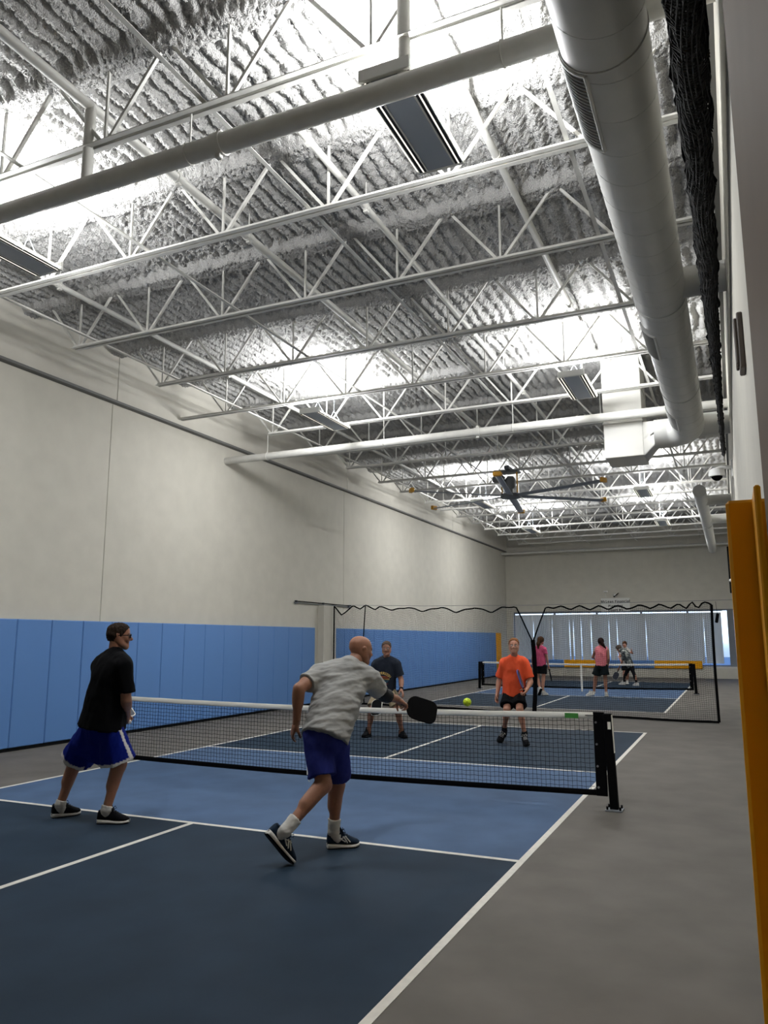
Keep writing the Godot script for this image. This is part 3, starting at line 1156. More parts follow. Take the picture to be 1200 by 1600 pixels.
# the divider between the courts: a scalloped black net on a thin cable
func build_divider() -> void:
	var A := Vector3(-5.20, 0, -10.30)
	var B := Vector3(4.20, 0, -8.91)
	var L := (B - A).length()
	var u := (B - A).normalized()
	var nrm := Vector3(-u.z, 0, u.x)
	if nrm.z < 0:
		nrm = -nrm
	# (distance along, height) of the scalloped top edge
	var px := [-5.20, -4.94, -4.55, -4.33, -4.17, -3.87, -3.73, -3.35, -2.88, -2.47, -1.93, -1.55, -1.04, -0.61, -0.33, 0.0, 0.39, 0.726, 0.918, 1.098, 1.299, 1.504, 1.729, 1.929, 2.119, 2.301, 2.527, 2.771, 3.003, 3.19, 3.40, 3.571, 3.713, 3.832, 3.933, 4.04, 4.113, 4.20]
	var py := [2.56, 2.294, 2.522, 2.45, 2.529, 2.423, 2.485, 2.395, 2.448, 2.343, 2.43, 2.30, 2.40, 2.28, 2.387, 2.394, 1.588, 2.391, 2.33, 2.382, 2.306, 2.372, 2.296, 2.361, 2.287, 2.366, 2.278, 2.367, 2.281, 2.383, 2.259, 2.386, 2.265, 2.392, 2.247, 2.40, 2.397, 2.33]
	var top := func(s: float) -> float:
		var x: float = A.x + u.x * s
		for k in px.size() - 1:
			if x <= px[k + 1]:
				var f: float = (x - px[k]) / (px[k + 1] - px[k])
				return lerpf(py[k], py[k + 1], f)
		return py[py.size() - 1]
	var at := func(s: float, f: float) -> Vector3:
		var y: float = lerpf(0.03, top.call(s), f)
		var bulge: float = 0.10 * sin(PI * f) * sin(s * 0.9) + 0.05 * sin(s * 3.1) * (1.0 - f) + 0.10 * (1.0 - f) * smoothstep(0.0, 2.0, s)
		return A + u * s + nrm * bulge + Vector3(0, y, 0)
	var t := thing("divider_net", "black mesh divider net hung in scallops between the two courts", "net", Vector3.ZERO)
	for sec in 2:
		var s0: float = [0.03, (0.41 - A.x) / u.x][sec]
		var s1: float = [(0.37 - A.x) / u.x, L][sec]
		var pitch := 0.04
		var nu := int((s1 - s0) / pitch)
		var nv := 58
		var mb := MB.new()
		for k in nu + 1:
			var s := s0 + (s1 - s0) * k / nu
			var prev: Vector3 = at.call(s, 0.0)
			for j in range(1, 11):
				var p: Vector3 = at.call(s + 0.006 * sin(j * 2.0 + k), j / 10.0)
				strand(mb, prev, p, 0.0021)
				prev = p
		for j in nv:
			var f := (j + 0.5) / nv
			var prev: Vector3 = at.call(s0, f)
			var m := int(nu / 2.0)
			for k in range(1, m + 1):
				var p: Vector3 = at.call(s0 + (s1 - s0) * k / m, f + 0.0025 * sin(k * 1.3 + j))
				strand(mb, prev, p, 0.0021)
				prev = p
		var o := part(mb, "mesh", M.net_black, t)
		o.set_meta("kind", "stuff")
		# webbing along the edges
		mb = MB.new()
		var pts := []
		var w := int((s1 - s0) / 0.06)
		for k in w + 1:
			pts.append(at.call(s0 + (s1 - s0) * k / w, 1.0) + Vector3(0, 0.012 * sin(k * 0.8), 0))
		tube(mb, pts, 0.017, 6)
		part(mb, "top_webbing", M.black_cloth, t)
		mb = MB.new()
		pts = []
		for k in w + 1:
			pts.append(at.call(s0 + (s1 - s0) * k / w, 0.0))
		tube(mb, pts, 0.026, 6)
		part(mb, "bottom_hem", M.black_cloth, t)
		for e in [s0, s1]:
			mb = MB.new()
			pts = []
			for j in 13:
				pts.append(at.call(e, j / 12.0))
			tube(mb, pts, 0.018 if e < 0.1 else 0.03, 6)
			part(mb, "edge_webbing", M.black_cloth, t)
	for x in [-4.17]:
		var mb := MB.new()
		var pts := []
		for j in 13:
			pts.append(at.call((x - A.x) / u.x, j / 12.0))
		tube(mb, pts, 0.014, 6)
		part(mb, "edge_webbing", M.black_cloth, t)
	# carrying cable
	var cb := MB.new()
	var e1 := A + u * L * 1.055 + Vector3(0, 2.42, 0)
	tube(cb, [A + Vector3(-0.15, 2.57, 0), A + u * L * 0.3 + Vector3(0, 2.47, 0), A + u * L * 0.6 + Vector3(0, 2.42, 0), A + u * L * 0.9 + Vector3(0, 2.42, 0), e1], 0.005, 6)
	part(cb, "cable", M.frame_grey, t)
	# small black case on a cord at the free end
	var h := thing("hanging_case", "small black case hanging on a cord by the divider's free end", "case", Vector3(4.29, 2.06, -8.80))
	var mb := MB.new()
	box(mb, Vector3.ZERO, Vector3(0.06, 0.19, 0.05), 0.012, Basis(Vector3.BACK, -0.2))
	part(mb, "case", M.black, h)
	mb = MB.new()
	tube(mb, [Vector3(0.01, 0.09, 0), Vector3(0.0, 0.2, 0), Vector3(-0.01, 0.33, 0)], 0.004, 5)
	part(mb, "cord", M.black, h)


# black netting gathered along the top of the right wall
func build_gathered_net() -> void:
	var t := thing("gathered_net", "black netting gathered in a long bundle along the right wall by the duct", "net", Vector3(4.58, 4.52, 0))
	var z0 := 5.5
	var z1 := -4.5
	var at := func(f: float, a: float, layer: int) -> Vector3:
		var z := lerpf(z0, z1, f)
		var w: float = lerpf(0.085, 0.024, smoothstep(0.0, 0.9, f)) * (1.0 + 0.22 * noise.get_noise_2d(z * 1.6, layer * 9.0))
		var hh: float = lerpf(0.17, 0.08, f)
		var wav: float = 0.022 * noise.get_noise_2d(z * 4.0 + 3.0, a * 2.0 + layer * 5.0)
		var sc := 1.0 - 0.28 * layer
		var cx: float = lerpf(-0.005, 0.045, f)
		return Vector3(cx + cos(a) * (w * sc + wav), sin(a) * (hh * sc + wav) - 0.04 * sin(z * 1.1), z)
	var mb := MB.new()
	for layer in 3:
		var nz := 420
		var na := 22
		for k in na:
			var a := TAU * k / na
			var prev: Vector3 = at.call(0.0, a, layer)
			for j in range(1, 141):
				var p: Vector3 = at.call(j / 140.0, a + 0.3 * sin(j * 0.3 + layer), layer)
				strand(mb, prev, p, 0.0042)
				prev = p
		for j in nz:
			var f := (j + 0.5) / nz
			var prev: Vector3 = at.call(f, 0.0, layer)
			for k in range(1, 13):
				var p: Vector3 = at.call(f + 0.0012 * sin(k * 2.3 + j), TAU * k / 12.0, layer)
				strand(mb, prev, p, 0.0042)
				prev = p
	var o := part(mb, "mesh", M.net_charcoal, t)
	o.set_meta("kind", "stuff")
	for q in [0.25, 3.0]:
		mb = MB.new()
		var pts := []
		for j in 141:
			pts.append(at.call(j / 140.0, q + 0.2 * sin(j * 0.7), 0) + Vector3(0.006 * sin(j * 1.9), 0.0, 0))
		tube(mb, pts, 0.009, 6)
		part(mb, "edge_rope", M.black_cloth, t)
	mb = MB.new()
	tube(mb, [Vector3(0.02, 0.2, z0), Vector3(0.03, 0.16, z1)], 0.005, 6)
	part(mb, "cable", M.frame_grey, t)


func build_wall_fittings() -> void:
	# ridged box on the right wall
	var t := thing("wall_unit", "grey ridged box fixed high on the white right wall above the yellow pad", "fixture", Vector3(WALL_R, 3.13, 3.42))
	var mb := MB.new()
	box(mb, Vector3(-0.016, 0.165, 0), Vector3(0.032, 0.33, 0.16), 0.006)
	part(mb, "housing", M.box_taupe, t)
	for k in 3:
		mb = MB.new()
		box(mb, Vector3(-0.040, 0.165, -0.05 + 0.05 * k), Vector3(0.018, 0.27, 0.034), 0.005)
		part(mb, "ridge", M.box_taupe, t)
	# dome camera on the right wall
	t = thing("dome_camera", "white dome security camera on a bracket on the right wall", "camera", Vector3(4.50, 4.32, -5.6))
	mb = MB.new()
	ball(mb, Vector3(0, 0, 0), Vector3(0.09, 0.085, 0.09))
	part(mb, "dome", M.black, t)
	mb = MB.new()
	tube(mb, [Vector3(0, -0.01, 0), Vector3(0, 0.02, 0), Vector3(0, 0.10, 0), Vector3(0, 0.13, 0)], [0.125, 0.13, 0.12, 0.06], 20)
	part(mb, "cap", M.plastic_white, t)
	mb = MB.new()
	tube(mb, [Vector3(0, 0.11, 0), Vector3(0.1, 0.14, 0), Vector3(0.24, 0.12, 0)], 0.035, 12)
	box(mb, Vector3(0.24, 0.10, 0), Vector3(0.03, 0.28, 0.16), 0.006)
	part(mb, "arm", M.plastic_white, t)
	# slim dark upright box far down the right wall
	t = thing("dark_upright", "slim black column speaker far down the right wall", "fitting", Vector3(4.62, 3.3, -22.5))
	mb = MB.new()
	box(mb, Vector3(0.0, 0.85, 0), Vector3(0.16, 1.7, 0.14), 0.02)
	part(mb, "cabinet", M.black, t)
	mb = MB.new()
	box(mb, Vector3(0.10, 0.85, 0), Vector3(0.06, 0.2, 0.08), 0.004)
	part(mb, "bracket", M.black, t)
	mb = MB.new()
	ball(mb, Vector3(-0.02, 0.45, 0.13), Vector3(0.06, 0.06, 0.06))
	part(mb, "indicator", M.plastic_white, t)
	# small camera and aerial above the sign
	t = thing("wall_camera", "small black and white camera on the far wall above the sign", "camera", Vector3(-0.27, 3.62, WALL_FAR))
	mb = MB.new()
	ball(mb, Vector3(0, 0.02, 0.06), Vector3(0.07, 0.06, 0.07))
	part(mb, "base", M.plastic_white, t)
	mb = MB.new()
	tube(mb, [Vector3(0, 0, 0.1), Vector3(0.10, 0.06, 0.15), Vector3(0.17, 0.12, 0.18)], 0.022, 8)
	ball(mb, Vector3(-0.03, -0.03, 0.12), Vector3(0.04, 0.035, 0.04))
	part(mb, "arm", M.black, t)
	t = thing("wall_aerial", "small white aerial on the far wall beside the camera", "aerial", Vector3(-0.68, 3.55, WALL_FAR))
	mb = MB.new()
	tube(mb, [Vector3(0, 0, 0.03), Vector3(0, 0.26, 0.05)], 0.010, 6)
	box(mb, Vector3(0, 0.28, 0.05), Vector3(0.17, 0.07, 0.08), 0.01)
	part(mb, "aerial", M.plastic_white, t)


# ------------------------------------------------------------------ bodies and cloth: blended tapered bones, meshed as surface nets
# bone: a, b, radii, side = direction of full width, q = thickness over width, k = blend, flat = bit 1 square end at a, bit 2 at b, cut = carve away
func bone(a: Vector3, b: Vector3, ra: float, rb: float, k := 0.02, side := Vector3.ZERO, q := 1.0, flat := 0, cut := false) -> Array:
	return [a, b, ra, rb, k, side, q, flat, cut]


func nets(bones: Array, cell: float, planes := []) -> Array:
	var lo := Vector3(1e9, 1e9, 1e9)
	var hi := -lo
	for o in bones:
		if o[8]:
			continue
		for e in 2:
			var r: float = o[2 + e] * maxf(1.0, o[6])
			lo = lo.min(o[e] - Vector3.ONE * r)
			hi = hi.max(o[e] + Vector3.ONE * r)
	lo -= Vector3.ONE * cell * 2.5
	hi += Vector3.ONE * cell * 2.5
	var nx := int((hi.x - lo.x) / cell) + 1
	var ny := int((hi.y - lo.y) / cell) + 1
	var nz := int((hi.z - lo.z) / cell) + 1
	var F := PackedFloat32Array()
	F.resize(nx * ny * nz)
	F.fill(1.0)
	for o in bones:
		var a: Vector3 = o[0]
		var b: Vector3 = o[1]
		var ra: float = o[2]
		var dr: float = o[3] - ra
		var k: float = maxf(o[4], 0.0005)
		var q: float = o[6]
		var flat: int = o[7]
		var cut: bool = o[8]
		var d := b - a
		var ln := d.length()
		var inv := 1.0 / maxf(d.length_squared(), 1e-9)
		var nn := Vector3.ZERO
		var qs := 0.0
		if q != 1.0:
			var s: Vector3 = o[5]
			var ax := d.normalized() if ln > 0.001 else Vector3.UP
			nn = ax.cross(s).normalized()
			qs = 1.0 / q - 1.0
		var m := k + 2.0 * cell
		var rm := maxf(ra, ra + dr) * maxf(1.0, q) + m
		var l := (a.min(b) - Vector3.ONE * rm - lo) / cell
		var h := (a.max(b) + Vector3.ONE * rm - lo) / cell
		var x0 := clampi(int(l.x), 0, nx - 1)
		var x1 := clampi(int(h.x) + 1, 0, nx - 1)
		var y0 := clampi(int(l.y), 0, ny - 1)
		var y1 := clampi(int(h.y) + 1, 0, ny - 1)
		var z0 := clampi(int(l.z), 0, nz - 1)
		var z1 := clampi(int(h.z) + 1, 0, nz - 1)
		var k4 := 0.25 / k
		for z in range(z0, z1 + 1):
			for y in range(y0, y1 + 1):
				var row := (z * ny + y) * nx
				var p := Vector3(lo.x + x0 * cell, lo.y + y * cell, lo.z + z * cell) - a
				for x in range(x0, x1 + 1):
					var t := p.dot(d) * inv
					var tc := clampf(t, 0.0, 1.0)
					var v := p - d * tc
					if qs != 0.0:
						v += nn * (v.dot(nn) * qs)
					var dist := v.length() - ra - dr * tc
					if qs > 0.0:
						dist *= q
					if flat & 1:
						dist = maxf(dist, -t * ln)
					if flat & 2:
						dist = maxf(dist, (t - 1.0) * ln)
					var f := F[row + x]
					if cut:
						dist = -dist
						var w := k - absf(f - dist)
						f = maxf(f, dist)
						if w > 0.0:
							f += w * w * k4
					elif dist < f + k:
						var w := k - absf(f - dist)
						f = minf(f, dist)
						if w > 0.0:
							f -= w * w * k4
					F[row + x] = f
					p.x += cell
	for pl in planes:   # keep the side where n.p < d
		var n: Vector3 = pl[0]
		var c: float = pl[1]
		var i := 0
		for z in nz:
			for y in ny:
				var base := n.dot(Vector3(lo.x, lo.y + y * cell, lo.z + z * cell)) - c
				for x in nx:
					if F[i] < 0.2:
						F[i] = maxf(F[i], base + n.x * cell * x)
					i += 1
	# one vertex in each crossed cell
	var at := PackedInt32Array()
	at.resize(F.size())
	at.fill(-1)
	var vv := PackedVector3Array()
	var act := PackedInt32Array()
	var sy := nx
	var sz := nx * ny
	var off := PackedInt32Array([0, 1, sy, sy + 1, sz, sz + 1, sz + sy, sz + sy + 1])
	var lim := cell * 1.8
	for z in nz - 1:
		for y in ny - 1:
			var i := (z * ny + y) * nx
			for x in nx - 1:
				var f0 := F[i]
				if f0 < lim and f0 > -lim:
					var s := 0
					for c in 8:
						if F[i + off[c]] < 0.0:
							s += 1
					if s > 0 and s < 8:
						var sum := Vector3.ZERO
						var m := 0
						for c in 8:
							var fa := F[i + off[c]]
							for e in 3:
								var bit := 1 << e
								if c & bit:
									continue
								var fb := F[i + off[c | bit]]
								if (fa < 0.0) != (fb < 0.0):
									var t := fa / (fa - fb)
									var p := Vector3(c & 1, (c >> 1) & 1, (c >> 2) & 1)
									p[e] = t
									sum += p
									m += 1
						at[i] = vv.size()
						act.append(i)
						vv.append(lo + (Vector3(x, y, z) + sum / m) * cell)
				i += 1
	var tt := PackedInt32Array()
	for i in act:
		var f0 := F[i] < 0.0
		for e in 3:
			var st: int = [1, sy, sz][e]
			if (F[i + st] < 0.0) == f0:
				continue
			var u: int = [sy, sz, 1][e]
			var w: int = [sz, 1, sy][e]
			if i - u - w < 0:
				continue
			var a := at[i]
			var b := at[i - u]
			var c := at[i - u - w]
			var d := at[i - w]
			if a < 0 or b < 0 or c < 0 or d < 0:
				continue
			if f0:
				tt.append_array(PackedInt32Array([a, b, c, a, c, d]))
			else:
				tt.append_array(PackedInt32Array([a, c, b, a, d, c]))
	return [vv, tt]


func vertex_normals(vv: PackedVector3Array, tt: PackedInt32Array) -> PackedVector3Array:
	var nn := PackedVector3Array()
	nn.resize(vv.size())
	for k in range(0, tt.size(), 3):
		var f := (vv[tt[k + 1]] - vv[tt[k]]).cross(vv[tt[k + 2]] - vv[tt[k]])
		nn[tt[k]] += f
		nn[tt[k + 1]] += f
		nn[tt[k + 2]] += f
	for k in nn.size():
		nn[k] = nn[k].normalized()
	return nn


# folds: push the surface in and out along its normal; sc scales the noise along the three axes of b
func folds(s: Array, amp: float, b: Basis, sc: Vector3, sd := 0.0) -> void:
	var vv: PackedVector3Array = s[0]
	var nn := vertex_normals(vv, s[1])
	var inv := b.inverse()
	for k in vv.size():
		var p := (inv * vv[k]) * sc
		vv[k] += nn[k] * (amp * (noise.get_noise_3d(p.x + sd, p.y, p.z) * 1.6))
	s[0] = vv


func add_nets(mb: MB, s: Array, cc := PackedColorArray()) -> void:
	mb.closed(s[0], s[1], cc)


# ------------------------------------------------------------------ people
func frame_of(f: Vector3, u: Vector3) -> Basis:   # x right, y up, z backwards
	var z := -f.normalized()
	var x := u.cross(z).normalized()
	return Basis(x, z.cross(x).normalized(), z)


func ell(c: Vector3, r: Vector3, b: Basis, k := 0.012, cut := false) -> Array:
	# an ellipsoid as a short flattened bone along its longest own axis (y)
	var h := maxf(r.y - r.x, 0.0)
	return bone(c - b.y * h, c + b.y * h, r.x, r.x, k, b.x, r.z / r.x, 0, cut)


func head_bones(c: Vector3, b: Basis, fem: bool) -> Array:
	var g := 0.94 if fem else 1.0
	var P := func(x: float, y: float, z: float) -> Vector3: return c + b * (Vector3(x, y, -z) * g)
	var o := []
	o.append(ell(P.call(0, 0.035, -0.012), Vector3(0.074, 0.082, 0.094) * g, b, 0.02))
	o.append(ell(P.call(0, 0.02, 0.02), Vector3(0.068, 0.085, 0.075) * g, b, 0.02))
	o.append(bone(P.call(0, -0.03, 0.03), P.call(0, -0.088, 0.062), 0.060 * g, 0.030 * g, 0.03, b.x, 0.95))
	o.append(bone(P.call(-0.045, -0.055, 0.015), P.call(-0.012, -0.095, 0.066), 0.022 * g, 0.018 * g, 0.025))
	o.append(bone(P.call(0.045, -0.055, 0.015), P.call(0.012, -0.095, 0.066), 0.022 * g, 0.018 * g, 0.025))
	o.append(bone(P.call(-0.018, -0.025, -0.005), P.call(0.018, -0.025, -0.005), 0.052 * g, 0.052 * g, 0.03))
	for s in [-1.0, 1.0]:
		o.append(bone(P.call(s * 0.050, -0.015, 0.0), P.call(s * 0.044, -0.066, 0.022), 0.020 * g, 0.019 * g, 0.025))
		o.append(bone(P.call(s * 0.044, -0.066, 0.022), P.call(s * 0.014, -0.094, 0.064), 0.020 * g, 0.018 * g, 0.025))
	o.append(bone(P.call(-0.034, 0.022, 0.080), P.call(0.034, 0.022, 0.080), 0.014 * g, 0.014 * g, 0.012))
	for s in [-1.0, 1.0]:
		o.append(bone(P.call(s * 0.031, 0.004, 0.107), P.call(s * 0.033, 0.003, 0.106), 0.016 * g, 0.016 * g, 0.008, Vector3.ZERO, 1.0, 0, true))
		o.append(bone(P.call(s * 0.040, -0.025, 0.072), P.call(s * 0.030, -0.035, 0.076), 0.020 * g, 0.020 * g, 0.02))
		o.append(bone(P.call(s * 0.077, 0.014, -0.010), P.call(s * 0.072, -0.020, -0.002), 0.020 * g, 0.013 * g, 0.003, b.z, 0.42))
	o.append(bone(P.call(0, 0.012, 0.092), P.call(0, -0.026, 0.114), 0.009 * g, 0.014 * g, 0.008))
	o.append(bone(P.call(-0.012, -0.032, 0.096), P.call(0.012, -0.032, 0.096), 0.011 * g, 0.011 * g, 0.008))
	o.append(bone(P.call(-0.020, -0.058, 0.084), P.call(0.020, -0.058, 0.084), 0.011 * g, 0.011 * g, 0.008))
	o.append(bone(P.call(-0.017, -0.072, 0.083), P.call(0.017, -0.072, 0.083), 0.010 * g, 0.010 * g, 0.008))
	o.append(bone(P.call(-0.024, -0.065, 0.098), P.call(0.024, -0.065, 0.098), 0.005 * g, 0.005 * g, 0.004, Vector3.ZERO, 1.0, 0, true))
	return o


# n = the way the fingers curl, th = towards the thumb
func hand_bones(w: Vector3, d: Vector3, n: Vector3, th: Vector3, curl: float, g := 1.0) -> Array:
	d = d.normalized()
	n = (n - d * n.dot(d)).normalized()
	var s := d.cross(n).normalized()
	if s.dot(th) < 0.0:
		s = -s
	var o := []
	o.append(bone(w - d * 0.03, w + d * 0.03, 0.027 * g, 0.034 * g, 0.015, s, 0.72))
	o.append(bone(w + d * 0.03, w + d * 0.078 * g, 0.036 * g, 0.040 * g, 0.012, s, 0.42))
	var len := [0.075, 0.083, 0.077, 0.060]
	for f in 4:
		var p := w + d * (0.088 - 0.004 * absf(f - 1.0)) * g + s * (0.031 - 0.0205 * f) * g
		var a := curl * 0.45
		var q := p - d * 0.02 * g
		o.append(bone(q, p, 0.010 * g, 0.0095 * g, 0.004))
		for j in 3:
			var dir := d * cos(a) + n * sin(a) + s * (0.05 - 0.04 * f)
			var e: Vector3 = p + dir.normalized() * len[f] * [0.46, 0.31, 0.23][j] * g
			o.append(bone(p, e, (0.0095 - 0.0010 * j) * g, (0.0088 - 0.0012 * j) * g, 0.002))
			p = e
			a += curl * [0.9, 0.75, 0.5][j]
	var t0 := w + d * 0.022 * g + s * 0.022 * g + n * 0.006
	var t1 := t0 + (d * 0.55 + s * 0.62 + n * (0.25 + 0.5 * curl)).normalized() * 0.040 * g
	var t2 := t1 + (d * 0.85 + s * (0.30 - 0.45 * curl) + n * (0.25 + 0.7 * curl)).normalized() * 0.034 * g
	var t3 := t2 + (d * 0.85 + s * (0.10 - 0.6 * curl) + n * (0.25 + 0.7 * curl)).normalized() * 0.026 * g
	o.append(bone(t0, t1, 0.016 * g, 0.0125 * g, 0.012))
	o.append(bone(t1, t2, 0.0115 * g, 0.0105 * g, 0.003))
	o.append(bone(t2, t3, 0.0105 * g, 0.0085 * g, 0.003))
	return o


func shoe(root: Node3D, he: Vector3, to: Vector3, up: Vector3, mu: Material, ms: Material, ml: Material, stripes: Material = null, outer := 1.0, low := true) -> Node3D:
	var z := (to - he).normalized()
	var L := he.distance_to(to)
	L = clampf(L, 0.26, 0.31)
	var x := up.cross(z).normalized()
	var y := z.cross(x).normalized()
	var T := func(a: float, b: float, c: float) -> Vector3: return he + x * a + y * b + z * c * L
	var n := Node3D.new()
	n.name = "shoe"
	root.add_child(n, true)
	var st := [0.0, 0.04, 0.14, 0.28, 0.42, 0.56, 0.70, 0.84, 0.94, 1.0]
	var wd := [0.024, 0.035, 0.041, 0.041, 0.041, 0.047, 0.052, 0.049, 0.037, 0.018]
	var ht := [0.098, 0.116, 0.112, 0.104, 0.120, 0.106, 0.086, 0.070, 0.060, 0.046]
	# sole: thick white midsole, slightly rockered
	var rings := []
	for k in st.size():
		var ring := PackedVector3Array()
		var lift: float = 0.010 * pow(maxf(0.0, st[k] - 0.75) / 0.25, 2.0)
		var th: float = 0.043 - 0.014 * smoothstep(0.1, 0.6, st[k])
		for s in 14:
			var a := TAU * s / 14.0
			ring.append(T.call(cos(a) * (wd[k] + 0.005), lift + th * 0.5 + signf(sin(a)) * pow(absf(sin(a)), 0.5) * th * 0.5, st[k]))
		rings.append(ring)
	var mb := MB.new()
	loft(mb, rings)
	part(mb, "sole", ms, n)
	rings = []
	for k in st.size():
		var ring := PackedVector3Array()
		var lift: float = 0.010 * pow(maxf(0.0, st[k] - 0.75) / 0.25, 2.0)
		for s in 14:
			var a := TAU * s / 14.0
			ring.append(T.call(cos(a) * (wd[k] + 0.003), lift + 0.003 + signf(sin(a)) * 0.004, st[k]))
		rings.append(ring)
	mb = MB.new()
	loft(mb, rings)
	part(mb, "outsole", M.black, n)
	# upper
	rings = []
	for k in st.size():
		var ring := PackedVector3Array()
		var b0 := 0.022
		for s in 18:
			var a := TAU * s / 18.0
			var yy: float = b0 + (ht[k] - b0) * (0.5 + 0.5 * sin(a))
			var tap: float = 1.0 - 0.28 * smoothstep(0.2, 1.0, 0.5 + 0.5 * sin(a))
			ring.append(T.call(signf(cos(a)) * pow(absf(cos(a)), 0.75) * wd[k] * tap, yy, st[k]))
		rings.append(ring)
	mb = MB.new()
	loft(mb, rings)
	var u := part(mb, "upper", mu, n)
	# collar, tongue and laces
	mb = MB.new()
	var cp := []
	for k in 17:
		var a := TAU * k / 16.0
		cp.append(T.call(cos(a) * 0.040, 0.112 + 0.012 * sin(a + 0.6), 0.235 + 0.20 * sin(a)))
	tube(mb, cp, 0.010, 6, false)
	part(mb, "collar", mu, u)
	mb = MB.new()
	box(mb, T.call(0, 0.134, 0.43), Vector3(0.052, 0.065, 0.014), 0.004, Basis(x, (y * 0.85 - z * 0.5).normalized(), (z * 0.85 + y * 0.5).normalized()))
	part(mb, "tongue", mu, u)
	mb = MB.new()
	for k in 4:
		var s := 0.47 + 0.07 * k
		tube(mb, [T.call(-0.030, 0.108 - 0.010 * k, s), T.call(0, 0.123 - 0.012 * k, s + 0.02), T.call(0.030, 0.108 - 0.010 * k, s)], 0.0035, 5)
	for sg in [-1.0, 1.0]:
		tube(mb, [T.call(0, 0.128, 0.47), T.call(sg * 0.025, 0.146, 0.50), T.call(sg * 0.047, 0.122, 0.53), T.call(sg * 0.02, 0.120, 0.49)], 0.0028, 5)
	part(mb, "laces", ml, u)
	if stripes:
		for sg in [-1.0, 1.0]:
			mb = MB.new()
			var Q := func(c: float, h: float) -> Vector3:
				var k := 0
				while k < 8 and st[k + 1] < c:
					k += 1
				var w: float = lerpf(wd[k], wd[k + 1], (c - st[k]) / (st[k + 1] - st[k]))
				return T.call(sg * (w * (1.0 - 0.10 * smoothstep(0.03, 0.09, h)) + 0.001), h, c)
			tube(mb, [Q.call(0.22, 0.096), Q.call(0.38, 0.076), Q.call(0.54, 0.050)], 0.0055, 5)
			tube(mb, [Q.call(0.33, 0.066), Q.call(0.46, 0.080), Q.call(0.58, 0.090)], 0.0045, 5)
			tube(mb, [Q.call(0.46, 0.092), Q.call(0.54, 0.068), Q.call(0.60, 0.044)], 0.0055, 5)
			tube(mb, [Q.call(0.52, 0.096), Q.call(0.60, 0.072), Q.call(0.68, 0.048)], 0.005, 5)
			part(mb, "side_stripe", stripes, u)
	return n


func cuff(mb: MB, a: Vector3, b: Vector3, ra: float, rb: float, k := 6) -> void:
	var pts := []
	var rr := []
	for j in k + 1:
		var f := float(j) / k
		pts.append(a.lerp(b, f))
		rr.append(lerpf(ra, rb, f) * (1.0 + 0.04 * sin(j * 2.3)))
	tube(mb, pts, rr, 16)


# a point inside the shoe below the ankle
func foot_core(J: Dictionary, s: String) -> Vector3:
	var he: Vector3 = J["he" + s]
	var fz: Vector3 = (J["to" + s] - he).normalized()
	var shin: Vector3 = (J["kn" + s] - J["an" + s]).normalized()
	var su := (shin - fz * shin.dot(fz)).normalized()
	return he + fz * 0.085 + su * 0.065


